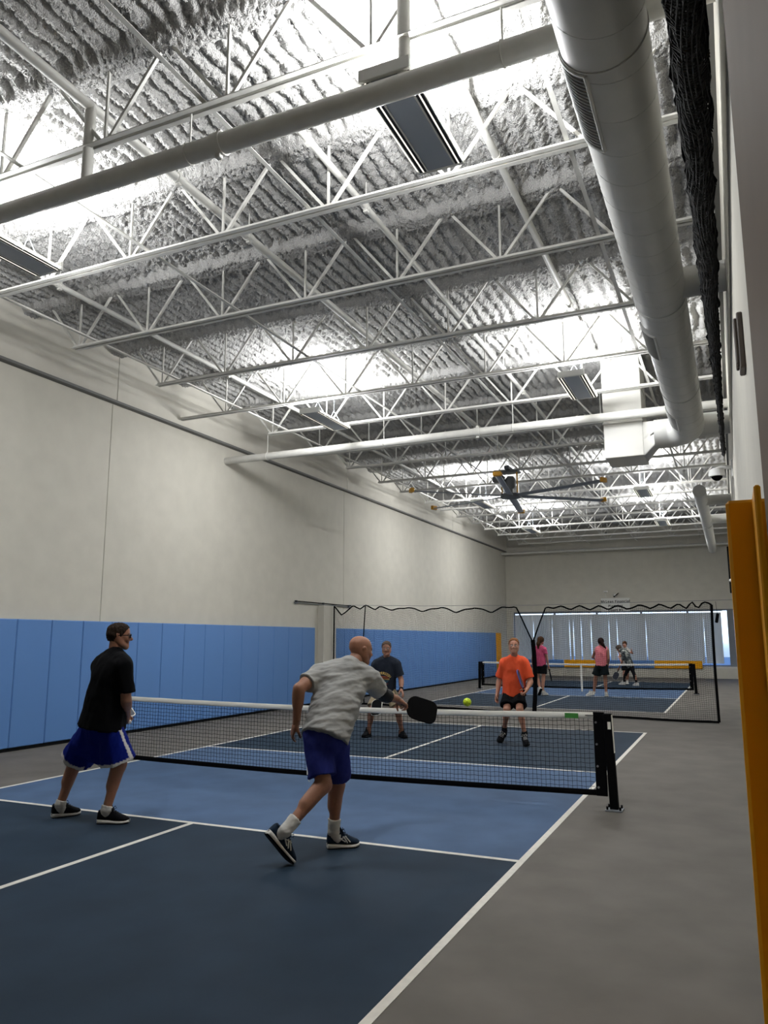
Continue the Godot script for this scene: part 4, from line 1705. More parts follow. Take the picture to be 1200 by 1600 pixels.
# J: joints by name relative to the feet; o: how the person looks
func person(J: Dictionary, o: Dictionary) -> Node3D:
	var root := thing("person", o.label, "person", J.base)
	var cell: float = o.cell
	var g: float = o.get("build", 1.0)
	var fem: bool = o.get("fem", false)
	var hip: Vector3 = (J.hipL + J.hipR) * 0.5
	var shm: Vector3 = (J.shL + J.shR) * 0.5
	var neck: Vector3 = J.neck
	var up := (neck - hip).normalized()
	var cs: Vector3 = (J.shR - J.shL).normalized()
	cs = (cs - up * cs.dot(up)).normalized()
	var hs: Vector3 = (J.hipR - J.hipL).normalized()
	hs = (hs - up * hs.dot(up)).normalized()
	var fwd := up.cross(cs).normalized()
	var hfwd := up.cross(hs).normalized()
	var H: Basis = frame_of(o.face, o.get("head_up", Vector3.UP))
	var hc: Vector3 = J.head
	var waist := hip.lerp(shm, 0.42)
	var chest := hip.lerp(shm, 0.80)
	var skin: Material = o.skin
	# ---- body
	var bn := []
	bn.append(bone(hip + up * 0.02, waist, 0.122 * g, 0.120 * g, 0.03, hs, 0.72))
	bn.append(bone(waist, chest, 0.128 * g, 0.150 * g, 0.03, cs, 0.70))
	bn.append(bone(J.shL.lerp(shm, 0.15), J.shR.lerp(shm, 0.15), 0.062 * g, 0.062 * g, 0.04))
	bn.append(bone(neck - up * 0.03, hc + H * Vector3(0, -0.05, 0.02), 0.060 * g, 0.055 * g, 0.03))
	bn.append(bone(neck - up * 0.02, J.shL.lerp(neck, 0.35), 0.05, 0.045, 0.03))
	bn.append(bone(neck - up * 0.02, J.shR.lerp(neck, 0.35), 0.05, 0.045, 0.03))
	var ag := g * (0.85 if fem else 1.0)
	for s in ["L", "R"]:
		var sh: Vector3 = J["sh" + s]
		var el: Vector3 = J["el" + s]
		var wr: Vector3 = J["wr" + s]
		bn.append(bone(sh, el, 0.058 * ag, 0.042 * ag, 0.015))
		bn.append(bone(sh.lerp(el, 0.35), sh.lerp(el, 0.65), 0.053 * ag, 0.049 * ag, 0.015))
		bn.append(bone(el, wr, 0.042 * ag, 0.028 * ag, 0.012))
		bn.append(bone(el.lerp(wr, 0.15), el.lerp(wr, 0.42), 0.046 * ag, 0.042 * ag, 0.015))
		var hp: Vector3 = J["hip" + s]
		var kn: Vector3 = J["kn" + s]
		var an: Vector3 = J["an" + s]
		var bk: Vector3 = (J["he" + s] - J["to" + s]).normalized()
		bn.append(bone(hp, kn, 0.076 * g, 0.057 * g, 0.02))
		bn.append(bone(kn, kn.lerp(an, 0.05), 0.057 * g, 0.055 * g, 0.015))
		bn.append(bone(kn, an, 0.050 * g, 0.034 * g, 0.02))
		bn.append(bone(kn.lerp(an, 0.14) + bk * 0.014, kn.lerp(an, 0.46) + bk * 0.016, 0.050 * g, 0.045 * g, 0.03))
		bn.append(bone(an, foot_core(J, s), 0.034 * g, 0.030 * g, 0.012))
	var mb := MB.new()
	add_nets(mb, nets(bn, cell))
	add_nets(mb, nets(head_bones(hc, H, fem), o.get("head_cell", cell * 0.4)))
	for s in ["L", "R"]:
		var hd: Array = o.get("hand" + s, [])
		var wr: Vector3 = J["wr" + s]
		var dir: Vector3 = J["ha" + s] - wr
		var n: Vector3 = hd[0] if hd.size() else -cs * (1.0 if s == "R" else -1.0)
		var th: Vector3 = hd[1] if hd.size() else fwd
		add_nets(mb, nets(hand_bones(wr, dir, n, th, hd[2] if hd.size() else 0.45, 0.88 if fem else 1.0), o.get("hand_cell", cell * 0.4)))
	part(mb, "body", skin, root)
	# ---- shirt
	var sl: float = o.sleeve
	var lo: float = o.get("loose", 0.024)
	var sb := []
	var hem := hip - up * float(o.get("hem", 0.10))
	var hr: float = o.get("hem_r", 0.150 * g + lo)
	sb.append(bone(hem, waist, hr, 0.142 * g + lo, 0.05, hs, o.get("depth", 0.80), 1))
	sb.append(bone(waist, chest, 0.140 * g + lo, 0.160 * g + lo * 0.8, 0.06, cs, 0.76))
	sb.append(bone(chest, shm + up * 0.02, 0.150 * g, 0.115 * g, 0.06, cs, 0.72))
	sb.append(bone(J.shL.lerp(shm, 0.10), J.shR.lerp(shm, 0.10), 0.080 * g, 0.080 * g, 0.06))
	for s in ["L", "R"]:
		sb.append(bone(neck + up * 0.005, J["sh" + s].lerp(neck, 0.30) + up * 0.01, 0.066 * g, 0.070 * g, 0.05))
	sb.append(bone(neck - up * 0.06, neck + up * 0.022, 0.075 * g, 0.066 * g, 0.03, Vector3.ZERO, 1.0, 2))
	if o.has("belly"):
		var bl: float = o.belly
		sb.append(bone(hip + up * 0.08 + hfwd * bl * 0.6, waist + up * 0.04 + fwd * bl * 0.6, 0.13 * g, 0.12 * g, 0.08))
	if sl > 0.0:
		for s in ["L", "R"]:
			var sh: Vector3 = J["sh" + s]
			var el: Vector3 = J["el" + s]
			sb.append(bone(sh.lerp(shm, 0.06), sh.lerp(el, sl), (0.076 if not fem else 0.064) * g, (0.076 if not fem else 0.060) * g, 0.035, Vector3.ZERO, 1.0, 2))
	else:
		for s in ["L", "R"]:   # armholes of a sleeveless top
			var sh: Vector3 = J["sh" + s]
			sb.append(bone(sh + (sh - shm) * 0.22 + up * 0.05, sh + (sh - shm) * 0.10 - up * 0.08, 0.058, 0.062, 0.01, Vector3.ZERO, 1.0, 0, true))
	var sm := nets(sb, o.get("cloth_cell", cell))
	var fb := Basis(cs, up, -fwd)
	folds(sm, o.get("fold", 0.010), fb * Basis(Vector3.BACK, o.get("fold_turn", 0.0)), o.get("fold_scale", Vector3(9, 3, 9)), o.label.length() * 1.7)
	mb = MB.new()
	var paint = o.get("shirt_paint")
	var cc := PackedColorArray()
	if paint != null:
		for p in sm[0]:
			cc.append(paint.call(Vector3((p - hip).dot(cs), (p - hip).dot(up), (p - hip).dot(fwd))))
	add_nets(mb, sm, cc)
	part(mb, "shirt", o.shirt, root)
	# ---- shorts or leggings
	var tl: float = o.short_len
	var pb := []
	pb.append(bone(hip - up * 0.03, hip + up * 0.10, 0.144 * g, 0.132 * g, 0.03, hs, 0.80))
	for s in ["L", "R"]:
		var hp: Vector3 = J["hip" + s]
		var kn: Vector3 = J["kn" + s]
		var an: Vector3 = J["an" + s]
		var w: float = o.get("short_wide", 0.100) * g
		if tl > 1.0:
			pb.append(bone(hp, kn, 0.096 * g, 0.062 * g, 0.03))
			pb.append(bone(kn, kn.lerp(an, tl - 1.0), 0.060 * g, 0.040 * g, 0.02))
			pb.append(bone(kn.lerp(an, 0.15), kn.lerp(an, 0.4), 0.056 * g, 0.052 * g, 0.03))
		else:
			pb.append(bone(hp, hp.lerp(kn, tl), minf(w, 0.094 * g), w * o.get("short_flare", 1.0), 0.025, Vector3.ZERO, 1.0, 2))
	if o.has("short_fill"):   # loose cloth between the legs
		var hl: Vector3 = J.hipL.lerp(J.knL, tl * float(o.short_fill))
		var hr2: Vector3 = J.hipR.lerp(J.knR, tl * float(o.short_fill))
		pb.append(bone(hip, (hl + hr2) * 0.5, 0.135 * g, hl.distance_to(hr2) * 0.5 + 0.02, 0.05, (hr2 - hl).normalized(), 0.55, 2))
	var pm := nets(pb, o.get("cloth_cell", cell))
	if tl <= 1.0:
		folds(pm, o.get("short_fold", 0.008), fb, Vector3(9, 4, 9), 33.0 + o.label.length())
	mb = MB.new()
	cc = PackedColorArray()
	var sp2 = o.get("short_paint")
	if sp2 != null:
		for p in pm[0]:
			cc.append(sp2.call(p, J, hs, hfwd))
	add_nets(mb, pm, cc)
	part(mb, "shorts" if tl <= 1.0 else "leggings", o.shorts, root)
	# ---- socks and shoes
	for s in ["L", "R"]:
		var an: Vector3 = J["an" + s]
		var kn: Vector3 = J["kn" + s]
		var he: Vector3 = J["he" + s]
		var to: Vector3 = J["to" + s]
		var shin := (kn - an).normalized()
		var fz := (to - he).normalized()
		var su := (shin - fz * shin.dot(fz)).normalized()
		if absf(fz.y) < 0.12:
			su = Vector3.UP
			he.y = 0.002
			to.y = 0.002
		if o.get("sock_top", 0.0) > 0.0:
			mb = MB.new()
			var tp := an.lerp(kn, float(o.sock_top))
			var km := nets([bone(an, tp, 0.043 * g, (0.043 + 0.02 * float(o.sock_top)) * g, 0.01, Vector3.ZERO, 1.0, 2), bone(an, foot_core(J, s), 0.043 * g, 0.038 * g, 0.01)], minf(cell * 0.7, 0.009))
			folds(km, 0.003, Basis.IDENTITY, Vector3(8, 30, 8), 3.0)
			add_nets(mb, km)
			part(mb, "sock", o.sock, root)
		shoe(root, he, to, su, o.shoe, o.sole, o.lace, o.get("stripe", null))
	# ---- hair
	if o.has("hair"):
		var hg := 0.94 if fem else 1.0
		var P := func(x: float, y: float, z: float) -> Vector3: return hc + H * (Vector3(x, y, -z) * hg)
		var hb := []
		var t: float = o.get("hair_thick", 0.008)
		hb.append(ell(P.call(0, 0.037, -0.014), Vector3(0.077 + t, 0.086 + t, 0.097 + t) * hg, H, 0.02))
		hb.append(ell(P.call(0, 0.024, 0.018), Vector3(0.071 + t, 0.090 + t, 0.077 + t) * hg, H, 0.02))
		hb.append(bone(P.call(0, 0.0, -0.045), P.call(0, -0.035, -0.05), 0.062 + t * 0.5, 0.050 + t * 0.5, 0.03, H.x, 0.95))
		var line: float = o.get("hair_line", 0.05)
		var planes := []
		# front hairline: keep what lies behind a plane leaning back over the brow
		var pn := H * Vector3(0, -0.62, -0.78)
		planes.append([pn, pn.dot(hc) + line * 0.78])
		var lowp := H * Vector3(0, -1.0, 0.12)
		planes.append([lowp, lowp.dot(hc) + o.get("hair_low", 0.055)])
		if o.has("hair_top"):
			var tp := H * Vector3(0, 1.0, 0.25)
			planes.append([tp, tp.dot(hc) + float(o.hair_top)])
		var hm := nets(hb, o.get("head_cell", cell * 0.4), planes)
		folds(hm, 0.004, H, Vector3(40, 14, 40), 5.0)
		mb = MB.new()
		add_nets(mb, hm)
		if o.has("tail"):
			var tb := []
			var q: Array = o.tail
			for k in q.size() - 1:
				tb.append(bone(q[k][0] , q[k + 1][0], q[k][1], q[k + 1][1], 0.02, H.x, 0.8))
			var tm := nets(tb, cell * 0.5)
			folds(tm, 0.006, H, Vector3(40, 10, 40), 9.0)
			add_nets(mb, tm)
		part(mb, "hair", o.hair, root)
	# ---- eyes
	if o.get("eyes", false):
		for s in [-1.0, 1.0]:
			mb = MB.new()
			var ec := hc + H * Vector3(s * 0.031, 0.005, -0.0885)
			ball(mb, ec, Vector3.ONE * 0.0105, H, 8, 10)
			var ey := part(mb, "eye", M.eye_white, root)
			mb = MB.new()
			ball(mb, ec + H * Vector3(0, -0.001, -0.0085), Vector3(0.0055, 0.0055, 0.004), H, 6, 8)
			part(mb, "iris", M.eye_dark, ey)
			mb = MB.new()
			tube(mb, [hc + H * Vector3(s * 0.013, 0.024, -0.096), hc + H * Vector3(s * 0.032, 0.028, -0.094), hc + H * Vector3(s * 0.048, 0.022, -0.084)], 0.004, 5)
			part(mb, "eyebrow", o.get("brow", M.eye_dark), root)
	# ---- glasses
	if o.has("glasses"):
		var gm: Material = o.glasses
		var gr: float = o.get("glass_wire", 0.0022)
		var gn := Node3D.new()
		gn.name = "glasses"
		root.add_child(gn, true)
		mb = MB.new()
		for s in [-1.0, 1.0]:
			var pts := []
			for k in 17:
				var a := TAU * k / 16.0
				pts.append(hc + H * Vector3(s * 0.034 + cos(a) * 0.025, 0.003 + sin(a) * 0.017, -0.109 + 0.006 * absf(cos(a))))
			tube(mb, pts, gr, 6, false)
			tube(mb, [hc + H * Vector3(s * 0.059, 0.008, -0.103), hc + H * Vector3(s * 0.078, 0.010, -0.06), hc + H * Vector3(s * 0.083, 0.008, 0.004)], gr, 6)
		tube(mb, [hc + H * Vector3(-0.009, 0.007, -0.110), hc + H * Vector3(0.009, 0.007, -0.110)], gr, 6)
		part(mb, "spectacle_frame", gm, gn)
		if o.get("dark_lens", false):
			for s in [-1.0, 1.0]:
				mb = MB.new()
				ball(mb, hc + H * Vector3(s * 0.034, 0.003, -0.107), Vector3(0.024, 0.016, 0.002), H, 8, 14)
				part(mb, "lens", M.lens_dark, gn)
	return root


# handle end, towards the face, face normal
func paddle(label: String, grip: Vector3, dir: Vector3, n: Vector3, face: Material, edge: Material, handle: Material, hl := 0.13) -> Node3D:
	var y := dir.normalized()
	var z := (n - y * n.dot(y)).normalized()
	var b := Basis(y.cross(z), y, z)
	var t := thing("paddle", label, "paddle", grip)
	t.basis = b
	var mb := MB.new()
	tube(mb, [Vector3(0, -0.045, 0), Vector3(0, -0.04, 0), Vector3(0, hl - 0.04, 0)], [0.014, 0.017, 0.0155], 12)
	part(mb, "handle", handle, t)
	var poly := PackedVector2Array()
	var w := 0.098
	var h0 := hl - 0.05
	var h1 := h0 + 0.285
	for q in [[w, h1, 0.06, 0], [-w, h1, 0.06, 1], [-w, h0 + 0.01, 0.075, 2], [w, h0 + 0.01, 0.075, 3]]:
		var cx: float = q[0] - signf(q[0]) * q[2]
		var cy: float = q[1] - q[2] * (1.0 if q[3] < 2 else -1.0)
		for k in 7:
			var a: float = PI / 2 * (q[3] + k / 6.0)
			poly.append(Vector2(cx + cos(a) * q[2], cy + sin(a) * q[2]))
	mb = MB.new()
	prism(mb, poly, Transform3D.IDENTITY, 0.013)
	part(mb, "paddle_face", face, t)
	mb = MB.new()
	var pts := []
	for p in poly:
		pts.append(Vector3(p.x, p.y, 0))
	pts.append(pts[0])
	tube(mb, pts, 0.0075, 6, false)
	part(mb, "edge_guard", edge, t)
	return t


func people_materials() -> void:
	for q in [["skin_tan", Color(0.62, 0.43, 0.33)], ["skin_light", Color(0.78, 0.56, 0.46)], ["skin_mid", Color(0.66, 0.47, 0.38)], ["skin_dark", Color(0.52, 0.36, 0.29)]]:
		var m := grained(mat(q[0], q[1], 0.55), 6.0, 0.02, 0.90, 21)
		m.subsurf_scatter_enabled = true
		m.subsurf_scatter_strength = 0.06
	for q in [["tee_black", Color(0.05, 0.052, 0.062)], ["tee_navy", Color(0.18, 0.20, 0.24)], ["tee_orange", Color(0.98, 0.36, 0.18)], ["tee_pink", Color(0.90, 0.36, 0.52)], ["short_black", Color(0.075, 0.08, 0.09)], ["short_khaki", Color(0.66, 0.60, 0.48)], ["legging", Color(0.07, 0.075, 0.085)], ["short_purple", Color(0.17, 0.20, 0.48)], ["skort", Color(0.09, 0.12, 0.13)], ["tee_white", Color(0.75, 0.73, 0.70)]]:
		grained(mat(q[0], q[1], 0.9), 14.0, 0.03, 0.86, 31)
	grained(mat("tee_grey", Color(0.66, 0.66, 0.645), 0.95), 9.0, 0.05, 0.84, 32, 5)
	for q in ["tint_cloth", "tint_knit"]:
		var m := mat(q, Color.WHITE, 0.85)
		m.vertex_color_use_as_albedo = true
	mat("shoe_navy", Color(0.10, 0.15, 0.21), 0.7)
	mat("shoe_black", Color(0.07, 0.075, 0.09), 0.7)
	mat("shoe_white", Color(0.80, 0.79, 0.76), 0.7)
	mat("shoe_blue", Color(0.36, 0.44, 0.56), 0.7)
	mat("sole_white", Color(0.84, 0.83, 0.80), 0.6)
	grained(mat("sock_white", Color(0.86, 0.85, 0.82), 0.95), 20.0, 0.05, 0.82, 33)
	mat("hair_brown", Color(0.17, 0.13, 0.10), 0.7)
	mat("hair_grey", Color(0.33, 0.28, 0.24), 0.7)
	mat("hair_ginger", Color(0.50, 0.33, 0.20), 0.7)
	mat("hair_long", Color(0.30, 0.20, 0.13), 0.65)
	mat("hair_dark", Color(0.15, 0.09, 0.08), 0.65)
	for q in ["hair_brown", "hair_grey", "hair_ginger", "hair_long", "hair_dark", "tee_black", "tee_navy", "short_black", "legging", "skort", "short_purple", "tint_cloth", "shoe_navy", "shoe_black"]:
		M[q].metallic_specular = 0.2
	mat("eye_white", Color(0.82, 0.80, 0.78), 0.3)
	mat("eye_dark", Color(0.10, 0.07, 0.05), 0.4)
	mat("lens_dark", Color(0.05, 0.05, 0.06), 0.1)
	mat("wire", Color(0.50, 0.50, 0.50), 0.3, 0.8)
	mat("brace", Color(0.06, 0.065, 0.08), 0.8)
	mat("paddle_black", Color(0.04, 0.04, 0.045), 0.6).metallic_specular = 0.2
	mat("paddle_blue", Color(0.25, 0.38, 0.72), 0.5)
	mat("paddle_grey", Color(0.22, 0.23, 0.27), 0.5)
	mat("ball_yellow", Color(0.80, 0.90, 0.12), 0.5)
	mat("ball_hole_shade", Color(0.25, 0.28, 0.04), 0.8)  # dark olive painted for the shade inside the holes
	mat("print_gold", Color(0.72, 0.60, 0.34), 0.9)
	mat("print_orange", Color(0.62, 0.32, 0.20), 0.9)
	mat("print_blue", Color(0.25, 0.42, 0.52), 0.9)
	mat("print_red", Color(0.42, 0.17, 0.18), 0.9)


func lin(c: Color) -> Color:
	return c.srgb_to_linear()


var JOINTS := {
	"A": {"base": Vector3(-0.92, 0, 2.44), "head": Vector3(0.236, 1.669, -0.010), "neck": Vector3(0.221, 1.492, 0.010), "shR": Vector3(0.410, 1.392, 0.090), "elR": Vector3(0.426, 1.100, 0.060), "wrR": Vector3(0.268, 0.936, -0.140), "haR": Vector3(0.214, 0.880, -0.220), "shL": Vector3(0.029, 1.390, -0.010), "elL": Vector3(-0.045, 1.099, -0.200), "wrL": Vector3(0.101, 0.923, -0.280), "haL": Vector3(0.160, 0.885, -0.270), "hipR": Vector3(0.237, 0.878, 0.060), "hipL": Vector3(0.026, 0.876, 0.010), "knR": Vector3(0.281, 0.510, -0.060), "anR": Vector3(0.227, 0.118, 0.020), "knL": Vector3(-0.273, 0.496, -0.080), "anL": Vector3(-0.336, 0.121, 0.020), "toR": Vector3(0.410, 0.015, -0.080), "toL": Vector3(-0.317, -0.005, -0.110), "heR": Vector3(0.150, -0.006, 0.040), "heL": Vector3(-0.405, -0.009, 0.050)},
	"B": {"base": Vector3(1.55, 0, 2.5), "head": Vector3(0.161, 1.546, -0.330), "neck": Vector3(0.122, 1.412, -0.230), "shR": Vector3(0.248, 1.305, -0.360), "elR": Vector3(0.257, 1.165, -0.600), "wrR": Vector3(0.294, 1.113, -0.820), "haR": Vector3(0.333, 1.065, -0.900), "shL": Vector3(-0.102, 1.352, -0.080), "elL": Vector3(-0.140, 1.251, 0.160), "wrL": Vector3(-0.181, 0.980, 0.120), "haL": Vector3(-0.233, 0.892, 0.100), "hipR": Vector3(0.133, 0.898, 0.040), "hipL": Vector3(-0.012, 0.903, 0.100), "knR": Vector3(0.064, 0.493, -0.120), "anR": Vector3(0.023, 0.136, -0.140), "knL": Vector3(0.095, 0.540, 0.160), "anL": Vector3(-0.062, 0.253, 0.450), "toR": Vector3(0.175, 0.023, -0.280), "toL": Vector3(-0.044, -0.001, 0.380), "heR": Vector3(-0.023, 0.001, -0.120), "heL": Vector3(-0.188, 0.234, 0.520)},
	"C": {"base": Vector3(-0.97, 0, -4.25), "head": Vector3(0.092, 1.493, 0.100), "neck": Vector3(0.060, 1.296, 0.030), "shL": Vector3(0.235, 1.221, -0.010), "elL": Vector3(0.300, 0.952, -0.050), "wrL": Vector3(0.363, 0.802, 0.100), "haL": Vector3(0.419, 0.733, 0.150), "shR": Vector3(-0.147, 1.218, 0.030), "elR": Vector3(-0.246, 0.933, 0.000), "wrR": Vector3(-0.093, 0.752, 0.170), "haR": Vector3(-0.027, 0.693, 0.210), "hipL": Vector3(0.082, 0.774, -0.080), "hipR": Vector3(-0.098, 0.771, -0.050), "knL": Vector3(0.302, 0.443, 0.100), "anL": Vector3(0.282, 0.086, -0.110), "knR": Vector3(-0.151, 0.435, 0.200), "anR": Vector3(-0.260, 0.080, 0.070), "toL": Vector3(0.411, 0.013, 0.030), "toR": Vector3(-0.279, 0.002, 0.230), "heL": Vector3(0.212, 0.011, -0.190), "heR": Vector3(-0.273, 0.007, -0.010)},
	"D": {"base": Vector3(1.28, 0, -4.25), "head": Vector3(0.073, 1.540, 0.090), "neck": Vector3(0.043, 1.336, 0.000), "shL": Vector3(0.221, 1.257, -0.030), "elL": Vector3(0.295, 0.977, -0.030), "wrL": Vector3(0.268, 0.857, 0.130), "haL": Vector3(0.249, 0.810, 0.180), "shR": Vector3(-0.139, 1.253, 0.000), "elR": Vector3(-0.224, 0.986, -0.050), "wrR": Vector3(-0.239, 0.778, 0.030), "haR": Vector3(-0.246, 0.709, 0.050), "hipL": Vector3(0.092, 0.791, -0.070), "hipR": Vector3(-0.071, 0.788, -0.050), "knL": Vector3(0.157, 0.563, 0.170), "anL": Vector3(0.196, 0.173, 0.050), "knR": Vector3(-0.054, 0.554, 0.150), "anR": Vector3(-0.202, 0.208, -0.200), "toL": Vector3(0.276, 0.006, 0.230), "toR": Vector3(-0.267, 0.015, -0.110), "heL": Vector3(0.170, 0.089, 0.000), "heR": Vector3(-0.222, 0.127, -0.300)},
	"E": {"base": Vector3(-0.78, 0, -15.4), "head": Vector3(-0.007, 1.613, 0.000), "neck": Vector3(-0.053, 1.422, 0.000), "shR": Vector3(0.109, 1.346, 0.040), "elR": Vector3(0.172, 1.062, 0.020), "wrR": Vector3(0.198, 0.854, 0.000), "haR": Vector3(0.204, 0.777, -0.050), "shL": Vector3(-0.227, 1.344, -0.060), "elL": Vector3(-0.304, 1.074, -0.100), "wrL": Vector3(-0.340, 0.879, -0.220), "haL": Vector3(-0.336, 0.819, -0.280), "hipR": Vector3(0.067, 0.834, 0.020), "hipL": Vector3(-0.122, 0.829, -0.040), "knR": Vector3(0.039, 0.457, 0.040), "anR": Vector3(0.020, 0.104, 0.100), "knL": Vector3(-0.144, 0.470, 0.000), "anL": Vector3(-0.042, 0.198, 0.150), "toR": Vector3(0.119, 0.022, -0.050), "toL": Vector3(-0.076, -0.004, 0.200), "heR": Vector3(0.012, 0.014, 0.160), "heL": Vector3(0.027, 0.207, 0.280)},
	"F": {"base": Vector3(0.85, 0, -15.6), "head": Vector3(0.110, 1.574, 0.000), "neck": Vector3(0.123, 1.406, 0.020), "shR": Vector3(0.290, 1.333, 0.050), "elR": Vector3(0.321, 1.075, 0.100), "wrR": Vector3(0.268, 0.885, -0.080), "haR": Vector3(0.239, 0.846, -0.140), "shL": Vector3(-0.050, 1.331, 0.000), "elL": Vector3(-0.160, 1.123, -0.050), "wrL": Vector3(-0.122, 1.063, -0.260), "haL": Vector3(-0.095, 1.043, -0.320), "hipR": Vector3(0.175, 0.869, 0.040), "hipL": Vector3(0.003, 0.865, 0.000), "knR": Vector3(0.194, 0.483, 0.050), "anR": Vector3(0.202, 0.102, 0.100), "knL": Vector3(-0.111, 0.474, -0.020), "anL": Vector3(-0.164, 0.103, -0.020), "toR": Vector3(0.203, -0.020, -0.100), "toL": Vector3(-0.276, 0.009, 0.000), "heR": Vector3(0.210, 0.016, 0.180), "heL": Vector3(-0.143, 0.033, 0.020)},
	"G": {"base": Vector3(1.08, 0, -21.6), "head": Vector3(-0.429, 1.327, -0.150), "neck": Vector3(-0.334, 1.258, -0.100), "shR": Vector3(-0.224, 1.146, 0.100), "elR": Vector3(-0.322, 0.843, -0.020), "wrR": Vector3(-0.465, 0.607, -0.150), "haR": Vector3(-0.495, 0.536, -0.180), "shL": Vector3(-0.184, 1.211, -0.150), "elL": Vector3(-0.401, 1.021, -0.350), "wrL": Vector3(-0.476, 1.159, -0.450), "haL": Vector3(-0.473, 1.229, -0.450), "hipR": Vector3(-0.007, 0.688, 0.050), "hipL": Vector3(-0.069, 0.706, -0.100), "knR": Vector3(0.100, 0.397, 0.150), "anR": Vector3(0.177, 0.063, 0.200), "knL": Vector3(-0.250, 0.357, -0.150), "anL": Vector3(-0.317, 0.054, -0.200), "toR": Vector3(0.051, -0.013, 0.100), "toL": Vector3(-0.516, -0.024, -0.300), "heR": Vector3(0.244, -0.001, 0.240), "heL": Vector3(-0.269, -0.011, -0.150)},
	"H": {"base": Vector3(0.98, 0, -22.35), "head": Vector3(-0.191, 1.464, 0.000), "neck": Vector3(-0.179, 1.321, -0.030), "shR": Vector3(-0.320, 1.226, 0.000), "elR": Vector3(-0.410, 1.014, 0.100), "wrR": Vector3(-0.329, 0.853, 0.250), "haR": Vector3(-0.301, 0.831, 0.300), "shL": Vector3(-0.071, 1.226, -0.050), "elL": Vector3(0.080, 1.135, 0.100), "wrL": Vector3(0.080, 1.231, 0.250), "haL": Vector3(0.084, 1.255, 0.280), "hipR": Vector3(-0.253, 0.707, 0.000), "hipL": Vector3(-0.120, 0.707, -0.040), "knR": Vector3(-0.261, 0.380, 0.070), "anR": Vector3(-0.264, 0.049, 0.000), "knL": Vector3(-0.125, 0.381, 0.050), "anL": Vector3(-0.174, 0.050, -0.020), "toR": Vector3(-0.248, -0.013, 0.150), "toL": Vector3(-0.134, -0.010, 0.150), "heR": Vector3(-0.249, 0.000, -0.050), "heL": Vector3(-0.181, 0.001, -0.060)},
}


